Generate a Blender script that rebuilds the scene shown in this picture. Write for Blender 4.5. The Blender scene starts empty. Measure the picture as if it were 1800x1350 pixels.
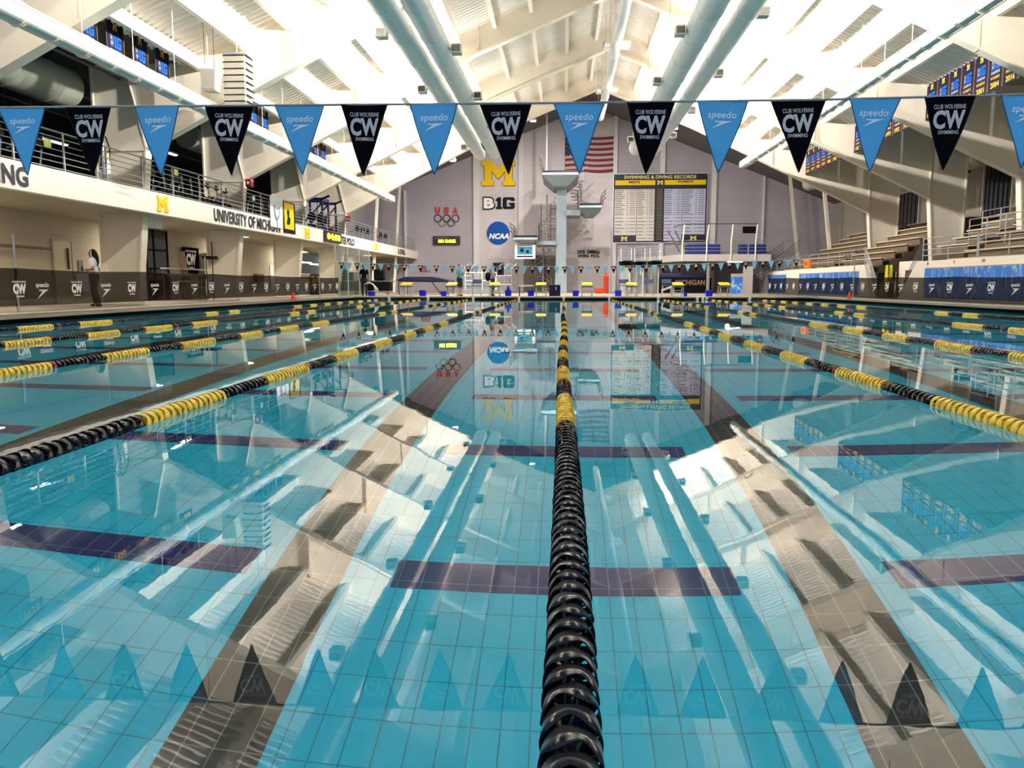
import bpy, math, random
from mathutils import Matrix, Vector
R = random.Random(7)
scene = bpy.context.scene
col = scene.collection

# ------------------------------------------------------------------ camera, world, exposure
FPX = 1400.0
PITCH = math.atan(175 / FPX)
YAW = math.atan(91 / FPX * math.cos(PITCH))
CAM_H = 0.8
cam_data = bpy.data.cameras.new('camera')
cam = bpy.data.objects.new('camera', cam_data)
col.objects.link(cam)
cam.location = (0, 0, CAM_H)
cam.rotation_euler = (math.pi / 2 - PITCH, 0, YAW)
cam_data.sensor_width = 36
cam_data.lens = FPX / 1800 * 36
cam_data.clip_start = 0.05
cam_data.clip_end = 300
scene.camera = cam

world = bpy.data.worlds.new('world')
scene.world = world
world.use_nodes = True
world.node_tree.nodes['Background'].inputs[0].default_value = (0.80, 0.86, 1.0, 1)
world.node_tree.nodes['Background'].inputs[1].default_value = 0.42
vs = scene.view_settings
vs.view_transform = 'Standard'
vs.look = 'None'
vs.gamma = 1
vs.use_curve_mapping = False
vs.exposure = 0.74
cy = scene.cycles
cy.max_bounces = 14
cy.diffuse_bounces = 6
cy.glossy_bounces = 6
cy.transmission_bounces = 10
cy.transparent_max_bounces = 24
cy.caustics_refractive = True
cy.caustics_reflective = True
cy.blur_glossy = 0.0
cy.sample_clamp_indirect = 6.0
cy.use_denoising = True

def area_light(name, loc, direction, sx, sy, power, color=(1, .955, .89), parent=None, spread=math.pi):
    d = bpy.data.lights.new(name, 'AREA')
    d.shape = 'RECTANGLE'; d.size = sx; d.size_y = sy; d.energy = power; d.color = color; d.spread = spread
    o = bpy.data.objects.new(name, d); col.objects.link(o)
    o.location = loc
    o.rotation_euler = Vector(direction).to_track_quat('-Z', 'Y').to_euler()
    if parent:
        o.parent = parent
        o.matrix_parent_inverse = Matrix.Translation(-Vector(parent.location))
    return o

# ------------------------------------------------------------------ pixel helpers (1800x1350 photograph -> place)
def ray(x, y):
    a = (x - 900) / FPX; b = (675 - y) / FPX
    f = math.cos(PITCH) + b * math.sin(PITCH); h = -math.sin(PITCH) + b * math.cos(PITCH)
    return (a * math.cos(YAW) - f * math.sin(YAW), a * math.sin(YAW) + f * math.cos(YAW), h)
def atX(x, y, X):
    r = ray(x, y); k = X / r[0]; return Vector((X, r[1] * k, CAM_H + r[2] * k))
def atY(x, y, Y):
    r = ray(x, y); k = Y / r[1]; return Vector((r[0] * k, Y, CAM_H + r[2] * k))

# ------------------------------------------------------------------ materials
def lin(c):
    if isinstance(c, str):
        c = c.lstrip('#'); v = [int(c[i:i + 2], 16) / 255 for i in (0, 2, 4)]
        return tuple(x / 12.92 if x <= .04045 else ((x + .055) / 1.055) ** 2.4 for x in v)
    return c
MATS = {}
def mat(name, color, rough=.6, metal=0, emit=0, bump=None, vary=0, spec=.5, alpha=1, scale=3.0, trans=0):
    if name in MATS: return MATS[name]
    m = bpy.data.materials.new(name); m.use_nodes = True
    nt = m.node_tree; b = nt.nodes['Principled BSDF']
    c = lin(color)
    b.inputs['Base Color'].default_value = (*c, 1)
    b.inputs['Roughness'].default_value = rough
    b.inputs['Metallic'].default_value = metal
    b.inputs['Specular IOR Level'].default_value = spec
    if emit:
        b.inputs['Emission Color'].default_value = (*c, 1); b.inputs['Emission Strength'].default_value = emit
    if alpha < 1: b.inputs['Alpha'].default_value = alpha
    tc = None
    if vary or bump:
        tc = nt.nodes.new('ShaderNodeTexCoord')
        nz = nt.nodes.new('ShaderNodeTexNoise'); nz.inputs['Scale'].default_value = scale
        nz.inputs['Detail'].default_value = 5
        nt.links.new(tc.outputs['Object'], nz.inputs['Vector'])
        if vary:
            mx = nt.nodes.new('ShaderNodeMix'); mx.data_type = 'RGBA'
            mx.inputs[6].default_value = (*[x * (1 - vary) for x in c], 1)
            mx.inputs[7].default_value = (*[min(1, x * (1 + vary)) for x in c], 1)
            nt.links.new(nz.outputs['Fac'], mx.inputs[0]); nt.links.new(mx.outputs[2], b.inputs['Base Color'])
        if bump:
            bp = nt.nodes.new('ShaderNodeBump'); bp.inputs['Strength'].default_value = bump
            bp.inputs['Distance'].default_value = .02
            nt.links.new(nz.outputs['Fac'], bp.inputs['Height']); nt.links.new(bp.outputs[0], b.inputs['Normal'])
    MATS[name] = m
    return m

def block_mat(name, color, mortar, bw=.4, bh=.2, msz=.008, rough=.8, axes='XZ'):
    """painted block wall: courses laid in the plane given by axes"""
    m = bpy.data.materials.new(name); m.use_nodes = True
    nt = m.node_tree; b = nt.nodes['Principled BSDF']; b.inputs['Roughness'].default_value = rough
    tc = nt.nodes.new('ShaderNodeTexCoord'); sp = nt.nodes.new('ShaderNodeSeparateXYZ'); cb = nt.nodes.new('ShaderNodeCombineXYZ')
    nt.links.new(tc.outputs['Object'], sp.inputs[0])
    nt.links.new(sp.outputs[axes[0]], cb.inputs['X']); nt.links.new(sp.outputs[axes[1]], cb.inputs['Y'])
    br = nt.nodes.new('ShaderNodeTexBrick')
    br.inputs['Scale'].default_value = 1; br.inputs['Brick Width'].default_value = bw; br.inputs['Row Height'].default_value = bh
    br.inputs['Mortar Size'].default_value = msz; br.inputs['Mortar Smooth'].default_value = .3
    c = lin(color)
    br.inputs['Color1'].default_value = (*c, 1); br.inputs['Color2'].default_value = (*[x * .96 for x in c], 1)
    br.inputs['Mortar'].default_value = (*lin(mortar), 1)
    nt.links.new(cb.outputs[0], br.inputs['Vector'])
    nz = nt.nodes.new('ShaderNodeTexNoise'); nz.inputs['Scale'].default_value = .35; nz.inputs['Detail'].default_value = 4
    nt.links.new(tc.outputs['Object'], nz.inputs['Vector'])
    mx = nt.nodes.new('ShaderNodeMix'); mx.data_type = 'RGBA'; mx.blend_type = 'MULTIPLY'
    mx.inputs[0].default_value = .22
    nt.links.new(br.outputs['Color'], mx.inputs[6]); nt.links.new(nz.outputs['Fac'], mx.inputs[7])
    nt.links.new(mx.outputs[2], b.inputs['Base Color'])
    bp = nt.nodes.new('ShaderNodeBump'); bp.inputs['Strength'].default_value = .3; bp.inputs['Distance'].default_value = .01; bp.invert = True
    nt.links.new(br.outputs['Fac'], bp.inputs['Height']); nt.links.new(bp.outputs[0], b.inputs['Normal'])
    MATS[name] = m
    return m

WHITE_STEEL = mat('painted_steel', '#e0d6c5', .5, vary=.03)
ROOF_WHITE = mat('roof_deck_paint', '#e4dcd2', .6)
PURLIN = mat('purlin_paint', '#efe8dc', .5)
DARK_CEIL = mat('dark_ceiling', '#3a3d3c', .8, vary=.15)
MID_GREY = mat('mid_grey_paint', '#77777a', .7, vary=.05)
GREY_WALL = mat('grey_panel', '#a6a09a', .7, vary=.05)
DECK = mat('deck_tile', '#8d8272', .55, vary=.12, scale=2)
DECK_EDGE = mat('deck_edge_stone', '#7b7b74', .5, vary=.08)
DECK_LINE = mat('white_edge_strip', '#f4f1ea', .4)
BLACK = mat('black_void', '#060708', .8, spec=.15)
NAVY = mat('navy', '#0d1236', .6, spec=.2)
NAVY_P = mat('navy_plastic', '#0b1220', .22, spec=.28)
YEL_P = mat('yellow_plastic', '#ffdb54', .4, spec=.3)
RED_P = mat('red_plastic', '#8e1622', .35)
MAIZE = mat('maize', '#f4c808', .55, spec=.2)
WHITE = mat('white_paint', '#f3f1ee', .5)
INK = mat('ink_black', '#08090d', .6, spec=.2)
CHROME = mat('stainless_steel', '#c8c9c8', .28, metal=.9)
RAIL = mat('rail_steel', '#a9abae', .38, metal=.6)
GALV = mat('galvanised_duct', '#e3eaec', .35, metal=.1, vary=.03)
BEIGE = mat('beige_paint', '#cdc2ac', .6)
CREAM = mat('cream_fascia', '#ece6da', .55)
BLUE_BIN = mat('blue_bin', '#0c18b8', .5, spec=.2)
BLUE_LOGO = mat('blue_logo', '#0450a8', .5, spec=.15)
BTEN_BLUE = mat('banner_blue', '#0f55b4', .8, spec=.1)
SKY_FLAG = mat('sky_blue_cloth', '#3f9fdc', .75)
BLACK_FLAG = mat('black_cloth', '#15151d', .8)
def cloth(name, color, tr=.45):
    m = bpy.data.materials.new(name); m.use_nodes = True; nt = m.node_tree; nt.nodes.clear()
    o = nt.nodes.new('ShaderNodeOutputMaterial'); d = nt.nodes.new('ShaderNodeBsdfDiffuse'); t = nt.nodes.new('ShaderNodeBsdfTranslucent')
    tc = nt.nodes.new('ShaderNodeTexCoord'); nz = nt.nodes.new('ShaderNodeTexNoise'); nz.inputs['Scale'].default_value = 40
    mc = nt.nodes.new('ShaderNodeMix'); mc.data_type = 'RGBA'; c = lin(color)
    mc.inputs[6].default_value = (*[x * .92 for x in c], 1); mc.inputs[7].default_value = (*c, 1)
    nt.links.new(tc.outputs['Object'], nz.inputs['Vector']); nt.links.new(nz.outputs['Fac'], mc.inputs[0])
    nt.links.new(mc.outputs[2], d.inputs[0]); nt.links.new(mc.outputs[2], t.inputs[0])
    mx = nt.nodes.new('ShaderNodeMixShader'); mx.inputs[0].default_value = tr
    nt.links.new(d.outputs[0], mx.inputs[1]); nt.links.new(t.outputs[0], mx.inputs[2]); nt.links.new(mx.outputs[0], o.inputs[0])
    MATS[name] = m
    return m
SKY_FLAG = cloth('sky_blue_nylon', '#7ccbf7', .5)
BLACK_FLAG = cloth('black_nylon', '#17161f', .35)
HEM_BLUE = mat('hem_blue', '#1e4f7d', .8)
PRINT = mat('silver_print', '#c9c9cc', .5)
GOLD_TRIM = mat('gold_trim', '#94703a', .7, spec=.1)
BANNER_GOLD = mat('banner_gold', '#d2a62c', .7, spec=.1)
RED_SIGN = mat('red_sign', '#7d1822', .5)
RED_LET = mat('red_letters', '#c3202c', .45)
TEAL = mat('teal_art', '#2d7f9c', .6)
TOWER = mat('tower_paint', '#8f9fa8', .5, vary=.06)
TOWER_MAT = mat('black_rubber', '#101012', .8)
ORANGE = mat('orange_plastic', '#b8381a', .6, spec=.2)
WOOD = mat('bench_plank', '#cdb893', .5, vary=.08)
RISER = mat('bleacher_riser', '#4b3d30', .8)
GREY_PLASTIC = mat('grey_plastic', '#8b8f95', .5)
LIGHT_GREY = mat('light_grey_metal', '#c9cbcc', .4, metal=.3)
LED = mat('amber_led', '#ffd21a', .4, emit=2.2)
LAMP_FACE = mat('lamp_dark_glass', '#15181c', .15)
TUBE_LIGHT = mat('tube_light', '#eaf6ff', .4, emit=4)
SKIN1 = mat('skin_brown', '#7a4b33', .55)
SKIN2 = mat('skin_light', '#c99a7c', .55)
HAIR = mat('black_hair', '#0a0808', .7, spec=.15)
TSHIRT_W = mat('grey_white_cotton', '#c9ccd2', .85)
PANTS_G = mat('dark_grey_cotton', '#3b3d40', .85)
BLUE_GREY = mat('blue_grey_plastic', '#4a5d86', .5)
DUCT_SLEEVE = mat('pale_duct_sleeve', '#b9c6c8', .45)

def glass_mat(name, color=(.9, .96, .95), mixf=.25):
    m = bpy.data.materials.new(name); m.use_nodes = True; nt = m.node_tree; nt.nodes.clear()
    o = nt.nodes.new('ShaderNodeOutputMaterial'); t = nt.nodes.new('ShaderNodeBsdfTransparent'); g = nt.nodes.new('ShaderNodeBsdfGlossy')
    t.inputs[0].default_value = (*color, 1); g.inputs['Roughness'].default_value = .02
    mx = nt.nodes.new('ShaderNodeMixShader'); mx.inputs[0].default_value = mixf
    nt.links.new(t.outputs[0], mx.inputs[1]); nt.links.new(g.outputs[0], mx.inputs[2]); nt.links.new(mx.outputs[0], o.inputs[0])
    return m
GLASS = glass_mat('clear_glass')

def mesh_fabric():
    m = bpy.data.materials.new('dark_mesh_fabric'); m.use_nodes = True; nt = m.node_tree; b = nt.nodes['Principled BSDF']
    b.inputs['Base Color'].default_value = (*lin('#17120d'), 1); b.inputs['Roughness'].default_value = .9; b.inputs['Specular IOR Level'].default_value = .05
    b.inputs['Alpha'].default_value = .91
    return m
MESH_FABRIC = mesh_fabric()

def water_mat():
    m = bpy.data.materials.new('pool_water'); m.use_nodes = True; nt = m.node_tree; nt.nodes.clear()
    o = nt.nodes.new('ShaderNodeOutputMaterial'); g = nt.nodes.new('ShaderNodeBsdfGlass')
    g.inputs['IOR'].default_value = 1.333; g.inputs['Roughness'].default_value = 0.0
    g.inputs['Color'].default_value = (1, 1, 1, 1)
    tc = nt.nodes.new('ShaderNodeTexCoord')
    n1 = nt.nodes.new('ShaderNodeTexNoise'); n1.inputs['Scale'].default_value = 1.6; n1.inputs['Detail'].default_value = 2
    n2 = nt.nodes.new('ShaderNodeTexNoise'); n2.inputs['Scale'].default_value = 11.0; n2.inputs['Detail'].default_value = 2
    mp = nt.nodes.new('ShaderNodeMapping'); mp.inputs['Scale'].default_value = (1, .7, 1)
    nt.links.new(tc.outputs['Object'], mp.inputs[0])
    nt.links.new(mp.outputs[0], n1.inputs['Vector']); nt.links.new(mp.outputs[0], n2.inputs['Vector'])
    ad = nt.nodes.new('ShaderNodeMath'); ad.operation = 'MULTIPLY_ADD'; ad.inputs[1].default_value = .10
    nt.links.new(n2.outputs['Fac'], ad.inputs[0]); nt.links.new(n1.outputs['Fac'], ad.inputs[2])
    bp = nt.nodes.new('ShaderNodeBump'); bp.inputs['Strength'].default_value = 1; bp.inputs['Distance'].default_value = .0009
    nt.links.new(ad.outputs[0], bp.inputs['Height']); nt.links.new(bp.outputs[0], g.inputs['Normal'])
    nt.links.new(g.outputs[0], o.inputs[0])
    return m
WATER = water_mat()

def tile_mat(name, color, grout, tx=.125, ty=.24, ax='XY'):
    m = bpy.data.materials.new(name); m.use_nodes = True; nt = m.node_tree; b = nt.nodes['Principled BSDF']
    b.inputs['Roughness'].default_value = .5
    tc = nt.nodes.new('ShaderNodeTexCoord'); sp = nt.nodes.new('ShaderNodeSeparateXYZ'); cb = nt.nodes.new('ShaderNodeCombineXYZ')
    nt.links.new(tc.outputs['Object'], sp.inputs[0])
    nt.links.new(sp.outputs[ax[0]], cb.inputs['X']); nt.links.new(sp.outputs[ax[1]], cb.inputs['Y'])
    br = nt.nodes.new('ShaderNodeTexBrick'); br.offset = 0; br.inputs['Scale'].default_value = 1
    br.inputs['Brick Width'].default_value = tx; br.inputs['Row Height'].default_value = ty
    br.inputs['Mortar Size'].default_value = .0035; br.inputs['Mortar Smooth'].default_value = .2
    br.inputs['Color1'].default_value = (*lin(color), 1); br.inputs['Color2'].default_value = (*[x * .97 for x in lin(color)], 1)
    br.inputs['Mortar'].default_value = (*lin(grout), 1)
    nt.links.new(cb.outputs[0], br.inputs['Vector']); nt.links.new(br.outputs['Color'], b.inputs['Base Color'])
    return m
POOL_TILE = tile_mat('cyan_pool_tile', '#00bfde', '#0186a0')
POOL_WALL = tile_mat('cyan_wall_tile', '#00bfde', '#0186a0', ax='YZ')
BLACK_TILE = tile_mat('black_lane_tile', '#0d0c0b', '#77786c')
BAR_TILE = tile_mat('navy_lane_tile', '#060f5c', '#6f7894')

# ------------------------------------------------------------------ mesh builder
class MB:
    def __init__(self, M=None):
        self.v = []; self.f = []; self.mi = []; self.M = M; self.m = 0
    def add(self, vs_, fs):
        n = len(self.v)
        if self.M is not None:
            vs_ = [tuple(self.M @ Vector(p)) for p in vs_]
        self.v.extend(vs_)
        for f in fs:
            self.f.append(tuple(i + n for i in f)); self.mi.append(self.m)
        return self
    def box(self, x0, y0, z0, x1, y1, z1):
        v = [(x, y, z) for z in (z0, z1) for y in (y0, y1) for x in (x0, x1)]
        return self.add(v, [(0, 2, 3, 1), (4, 5, 7, 6), (0, 1, 5, 4), (2, 6, 7, 3), (0, 4, 6, 2), (1, 3, 7, 5)])
    def bar(self, a, b, w, h, up=(0, 0, 1)):
        a = Vector(a); b = Vector(b); d = (b - a).normalized(); up = Vector(up)
        if abs(d.dot(up)) > .98: up = Vector((0, 1, 0))
        s = d.cross(up).normalized() * w / 2; u = s.cross(d).normalized() * h / 2
        v = [tuple(p + q) for p in (a, b) for q in (-s - u, s - u, s + u, -s + u)]
        return self.add(v, [(0, 1, 2, 3), (7, 6, 5, 4), (0, 4, 5, 1), (1, 5, 6, 2), (2, 6, 7, 3), (3, 7, 4, 0)])
    def tube(self, pts, r, n=8, caps=True):
        pts = [Vector(p) for p in pts]; k = len(pts)
        rs = r if isinstance(r, (list, tuple)) else [r] * k
        v = []; f = []
        prev = None
        for i, p in enumerate(pts):
            d = (pts[min(i + 1, k - 1)] - pts[max(i - 1, 0)]).normalized()
            if prev is None:
                a = Vector((0, 0, 1)) if abs(d.z) < .9 else Vector((1, 0, 0))
                s = d.cross(a).normalized()
            else:
                s = (prev - d * prev.dot(d)).normalized()
            prev = s; u = d.cross(s)
            for j in range(n):
                t = 2 * math.pi * j / n
                v.append(tuple(p + (s * math.cos(t) + u * math.sin(t)) * rs[i]))
        for i in range(k - 1):
            for j in range(n):
                a = i * n + j; b = i * n + (j + 1) % n
                f.append((a, b, b + n, a + n))
        if caps:
            f.append(tuple(range(n - 1, -1, -1))); f.append(tuple(range((k - 1) * n, k * n)))
        return self.add(v, f)
    def lathe(self, c, prof, n=24, axis='Z'):
        v = []; f = []
        for (r, h) in prof:
            for j in range(n):
                t = 2 * math.pi * j / n; a = r * math.cos(t); b = r * math.sin(t)
                p = {'Z': (a, b, h), 'Y': (a, h, b), 'X': (h, a, b)}[axis]
                v.append((c[0] + p[0], c[1] + p[1], c[2] + p[2]))
        for i in range(len(prof) - 1):
            for j in range(n):
                a = i * n + j; b = i * n + (j + 1) % n
                f.append((a, b, b + n, a + n))
        return self.add(v, f)
    def prism(self, poly, z0, z1, axes='XYZ'):
        """poly in the plane of the first two axes, extruded along the third"""
        n = len(poly); idx = ['XYZ'.index(a) for a in axes]
        def mk(p, z):
            q = [0, 0, 0]; q[idx[0]] = p[0]; q[idx[1]] = p[1]; q[idx[2]] = z; return tuple(q)
        v = [mk(p, z0) for p in poly] + [mk(p, z1) for p in poly]
        f = [tuple(range(n - 1, -1, -1)), tuple(range(n, 2 * n))]
        for i in range(n):
            j = (i + 1) % n; f.append((i, j, j + n, i + n))
        return self.add(v, f)
    def sphere(self, c, r, n=12, sc=(1, 1, 1)):
        prof = [(max(1e-4, math.sin(math.pi * i / n)), -math.cos(math.pi * i / n)) for i in range(n + 1)]
        v = []; f = []
        for (rr, h) in prof:
            for j in range(n):
                t = 2 * math.pi * j / n
                v.append((c[0] + r * sc[0] * rr * math.cos(t), c[1] + r * sc[1] * rr * math.sin(t), c[2] + r * sc[2] * h))
        for i in range(n):
            for j in range(n):
                a = i * n + j; b = i * n + (j + 1) % n
                f.append((a, b, b + n, a + n))
        return self.add(v, f)
    def ring(self, c, r, t, n=28):
        """torus lying in the local XY plane"""
        v = []; f = []; k = 6
        for i in range(n):
            a = 2 * math.pi * i / n
            for j in range(k):
                b = 2 * math.pi * j / k; rr = r + t * math.cos(b)
                v.append((c[0] + rr * math.cos(a), c[1] + rr * math.sin(a), c[2] + t * math.sin(b)))
        for i in range(n):
            for j in range(k):
                f.append((i * k + j, ((i + 1) % n) * k + j, ((i + 1) % n) * k + (j + 1) % k, i * k + (j + 1) % k))
        return self.add(v, f)
    def text(self, s, x0, y0, x1, y1, z=0, depth=.01, bold=.02, shear=0):
        vs_, fs = text_geo(s, bold, shear)
        n = len(vs_); v = [(x0 + p[0] * (x1 - x0), y0 + p[1] * (y1 - y0), z + depth) for p in vs_]
        self.add(v, fs)
        return self
    def mesh(self, name):
        me = bpy.data.meshes.new(name); me.from_pydata(self.v, [], self.f); me.update(); return me
    def build(self, name, m, parent=None, smooth=False, bevel=0):
        me = self.mesh(name)
        for mm in (m if isinstance(m, (list, tuple)) else [m]): me.materials.append(mm)
        if isinstance(m, (list, tuple)):
            me.polygons.foreach_set('material_index', self.mi)
        if smooth:
            me.shade_smooth() if hasattr(me, 'shade_smooth') else None
        o = bpy.data.objects.new(name, me); col.objects.link(o)
        if smooth and smooth != 'all':
            md = o.modifiers.new('edge', 'EDGE_SPLIT'); md.split_angle = math.radians(40)
        if bevel:
            b = o.modifiers.new('bevel', 'BEVEL'); b.width = bevel; b.segments = 2; b.limit_method = 'ANGLE'
        if parent is not None:
            o.parent = parent
            root = parent
            L = Vector(root.location)
            while root.parent is not None:
                root = root.parent; L = Vector(root.location)
            if parent.parent is None:
                o.matrix_parent_inverse = Matrix.Translation(-L)
        return o

_tcache = {}
def text_geo(s, bold, shear=0):
    k = (s, bold, shear)
    if k in _tcache: return _tcache[k]
    cu = bpy.data.curves.new('t', 'FONT'); cu.body = s; cu.offset = bold; cu.shear = shear
    cu.resolution_u = 3; cu.space_character = 1.04
    o = bpy.data.objects.new('t', cu); col.objects.link(o)
    me = bpy.data.meshes.new_from_object(o.evaluated_get(bpy.context.evaluated_depsgraph_get()))
    vs_ = [tuple(v.co) for v in me.vertices]; fs = [tuple(p.vertices) for p in me.polygons]
    bpy.data.objects.remove(o); bpy.data.curves.remove(cu); bpy.data.meshes.remove(me)
    xs = [v[0] for v in vs_]; ys = [v[1] for v in vs_]
    w = max(xs) - min(xs); h = max(ys) - min(ys)
    vs_ = [((v[0] - min(xs)) / w, (v[1] - min(ys)) / h) for v in vs_]
    _tcache[k] = (vs_, fs)
    return _tcache[k]

M_POLY = [(0, 0), (.36, 0), (.36, .2), (.29, .2), (.29, .6), (.5, .27), (.71, .6), (.71, .2), (.64, .2), (.64, 0), (1, 0), (1, .2), (.92, .2), (.92, .8), (1, .8), (1, 1), (.72, 1), (.5, .66), (.28, 1), (0, 1), (0, .8), (.08, .8), (.08, .2), (0, .2)]
def fit(poly, x0, y0, x1, y1): return [(x0 + p[0] * (x1 - x0), y0 + p[1] * (y1 - y0)) for p in poly]
ARROW = [(.18, .42), (1, .42), (.66, .30), (0, 0), (.34, .26), (.48, .36), (.18, .36)]

def panel(origin, right):
    """matrix whose x runs along right, y runs up and z comes out of the wall"""
    r = Vector(right).normalized(); u = Vector((0, 0, 1)); n = r.cross(u)
    return Matrix(((r.x, u.x, n.x, origin[0]), (r.y, u.y, n.y, origin[1]), (r.z, u.z, n.z, origin[2]), (0, 0, 0, 1)))

def thing(name, label, cat, loc=(0, 0, 0), group=None):
    o = bpy.data.objects.new(name, None); col.objects.link(o); o.location = loc
    o.empty_display_size = .2
    o['label'] = label; o['category'] = cat
    if group: o['group'] = group
    return o
def tag(o, label, cat, group=None):
    o['label'] = label; o['category'] = cat
    if group: o['group'] = group
    return o
def struct(name, mb, m, **k):
    o = mb.build(name, m, **k); o['kind'] = 'structure'; return o
def dup(root, loc, label=None, rotz=None, group=None):
    r = root.copy(); col.objects.link(r); r.location = loc
    if rotz is not None: r.rotation_euler = (0, 0, rotz)
    if label: r['label'] = label
    if group: r['group'] = group
    for ch in list(root.children):
        c = ch.copy(); col.objects.link(c); c.parent = r
        for g in list(ch.children):
            d = g.copy(); col.objects.link(d); d.parent = c
    return r
ORD = ['nearest', 'second nearest', 'third nearest', 'fourth', 'fifth', 'sixth', 'seventh', 'eighth', 'ninth', 'tenth', 'eleventh', 'twelfth', 'thirteenth', 'fourteenth', 'fifteenth', 'sixteenth', 'seventeenth']
ORDX = ['nearest the camera', 'second from the camera', 'third from the camera', 'fourth from the camera', 'fifth from the camera', 'sixth from the camera', 'seventh from the camera', 'eighth from the camera', 'ninth from the camera', 'tenth from the camera', 'eleventh from the camera', 'twelfth from the camera', 'thirteenth from the camera', 'fourteenth from the camera', 'fifteenth from the camera', 'fourth from the far end', 'third from the far end', 'second from the far end', 'last at the far end']
LP = 1450

# ------------------------------------------------------------------ large structure: pool, deck, walls, roof
PL, PR, PN, PF = -11.3, 12.8, -.7, 42.5          # pool sides, near and far end
DZ = .15                                          # deck height above the water
DEPTH = 2.1
YW = 71.0                                         # back wall
w = MB().add([(PL - .3, PN - .3, 0), (PR + .3, PN - .3, 0), (PR + .3, PF + .3, 0), (PL - .3, PF + .3, 0)], [(0, 1, 2, 3)])
struct('water', w, WATER)
b = MB().box(PL - .3, PN - .3, -DEPTH - .2, PR + .3, PF + .3, -DEPTH)
struct('pool_floor', b, POOL_TILE)
b = MB(); b.box(PL - .5, PN - .5, -DEPTH, PL - .3, PF + .5, -.02); b.box(PR + .3, PN - .5, -DEPTH, PR + .5, PF + .5, -.02)
struct('pool_wall_sides', b, POOL_WALL)
b = MB(); b.box(PL - .3, PF + .3, -DEPTH, PR + .3, PF + .5, -.02); b.box(PL - .3, PN - .5, -DEPTH, PR + .3, PN - .3, -.02)
struct('pool_wall_ends', b, POOL_TILE)
b = MB(); b.box(PL - .3, PN - .3, -.55, PL - .28, PF + .3, -.004); b.box(PR + .28, PN - .3, -.55, PR + .3, PF + .3, -.004); b.box(PL - .3, PF + .28, -.55, PR + .3, PF + .3, -.004)
struct('waterline_shade_band', b, BLACK)  # black band added to darken the pool edge below the deck lip
b = MB()
for x0, x1 in ((PL - .5, PL - .3), (PR + .3, PR + .5)): b.box(x0, PN - .5, -.02, x1, PF + .5, DZ - .06)
b.box(PL - .3, PF + .3, -.02, PR + .3, PF + .5, DZ - .06); b.box(PL - .3, PN - .5, -.02, PR + .3, PN - .3, DZ - .06)
struct('gutter_recess', b, BLACK)  # recess faces painted black for the shade under the deck lip
b = MB()
b.box(-30, -6, DZ - .06, PL, 75, DZ); b.box(PR, -6, DZ - .06, 26, 75, DZ)
b.box(PL, PF, DZ - .06, PR, 75, DZ); b.box(PL, -6, DZ - .06, PR, PN, DZ)
struct('floor', b, DECK)
b = MB(); t = .004
b.box(PL - .75, PN, DZ, PL, PF, DZ + t); b.box(PR, PN, DZ, PR + .4, PF, DZ + t); b.box(PL - .3, PF, DZ, PR + .3, PF + .7, DZ + t)
struct('deck_edge', b, DECK_EDGE)
b = MB()
b.box(PL - .97, PN, DZ, PL - .75, PF, DZ + .02); b.box(PR + .4, PN, DZ, PR + .58, PF, DZ + .02); b.box(PL - .3, PF + .7, DZ, PR + .3, PF + .9, DZ + .02)
struct('deck_strip', b, DECK_LINE)

for k, x in enumerate((-9.1, -6.6, -4.0, -1.375, 1.40, 4.05, 6.6, 9.1, 11.4)):
    b = MB().box(x - .195, .6, -DEPTH, x + .195, PF - 2, -DEPTH + .004)
    struct('trim_%d' % (k + 1), b, BLACK_TILE)
n = 10
for j in range(19):
    y = 4.15 + j * 1.9
    if y < 1: continue
    b = MB()
    for xc in (-10.2, -7.7, -5.2, -2.62, 0.01, 2.65, 5.2, 7.7, 10.2):
        b.box(xc - .92, y - .13, -DEPTH, xc + .92, y + .13, -DEPTH + .005)
    struct('trim_%d' % n, b, BAR_TILE); n += 1

# roof: ridge, two slopes of ribbed deck over Y 2..50
RX, RH, SL = 2.06, 13.38, .40
def roofz(x): return RH - SL * abs(x - RX)
XL, XR = -12.1, 14.2
def ribbed(x0, x1, y0, y1, period=.28, h=.045):
    mb = MB(); y = y0; prof = []
    while y < y1:
        prof += [(y, 0), (y + period * .42, 0), (y + period * .5, h), (y + period * .92, h)]; y += period
    v = []; f = []
    for (yy, hh) in prof:
        v += [(x0, yy, roofz(x0) + hh), (x1, yy, roofz(x1) + hh)]
    for i in range(len(prof) - 1): f.append((2 * i, 2 * i + 1, 2 * i + 3, 2 * i + 2))
    mb.add(v, f); mb.add([(x0, y0, roofz(x0) + .15), (x1, y0, roofz(x1) + .15), (x1, y1, roofz(x1) + .15), (x0, y1, roofz(x0) + .15)], [(0, 1, 2, 3)])
    return mb
struct('ceiling', ribbed(XL - .1, RX, 3, 50), ROOF_WHITE)
struct('ceiling.001', ribbed(RX, XR + .1, 3, 50), ROOF_WHITE)
# low outer bays either side: flat dark ceiling over the gallery, pale one over the stand
struct('ceiling.002', MB().box(-27, 3, 7.75, XL - .1, 50, 7.95), DARK_CEIL)
struct('ceiling.003', MB().box(XR + .1, 3, 8.55, 24.5, 50, 8.75), mat('stand_ceiling', '#8d8b7c', .8))
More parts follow.
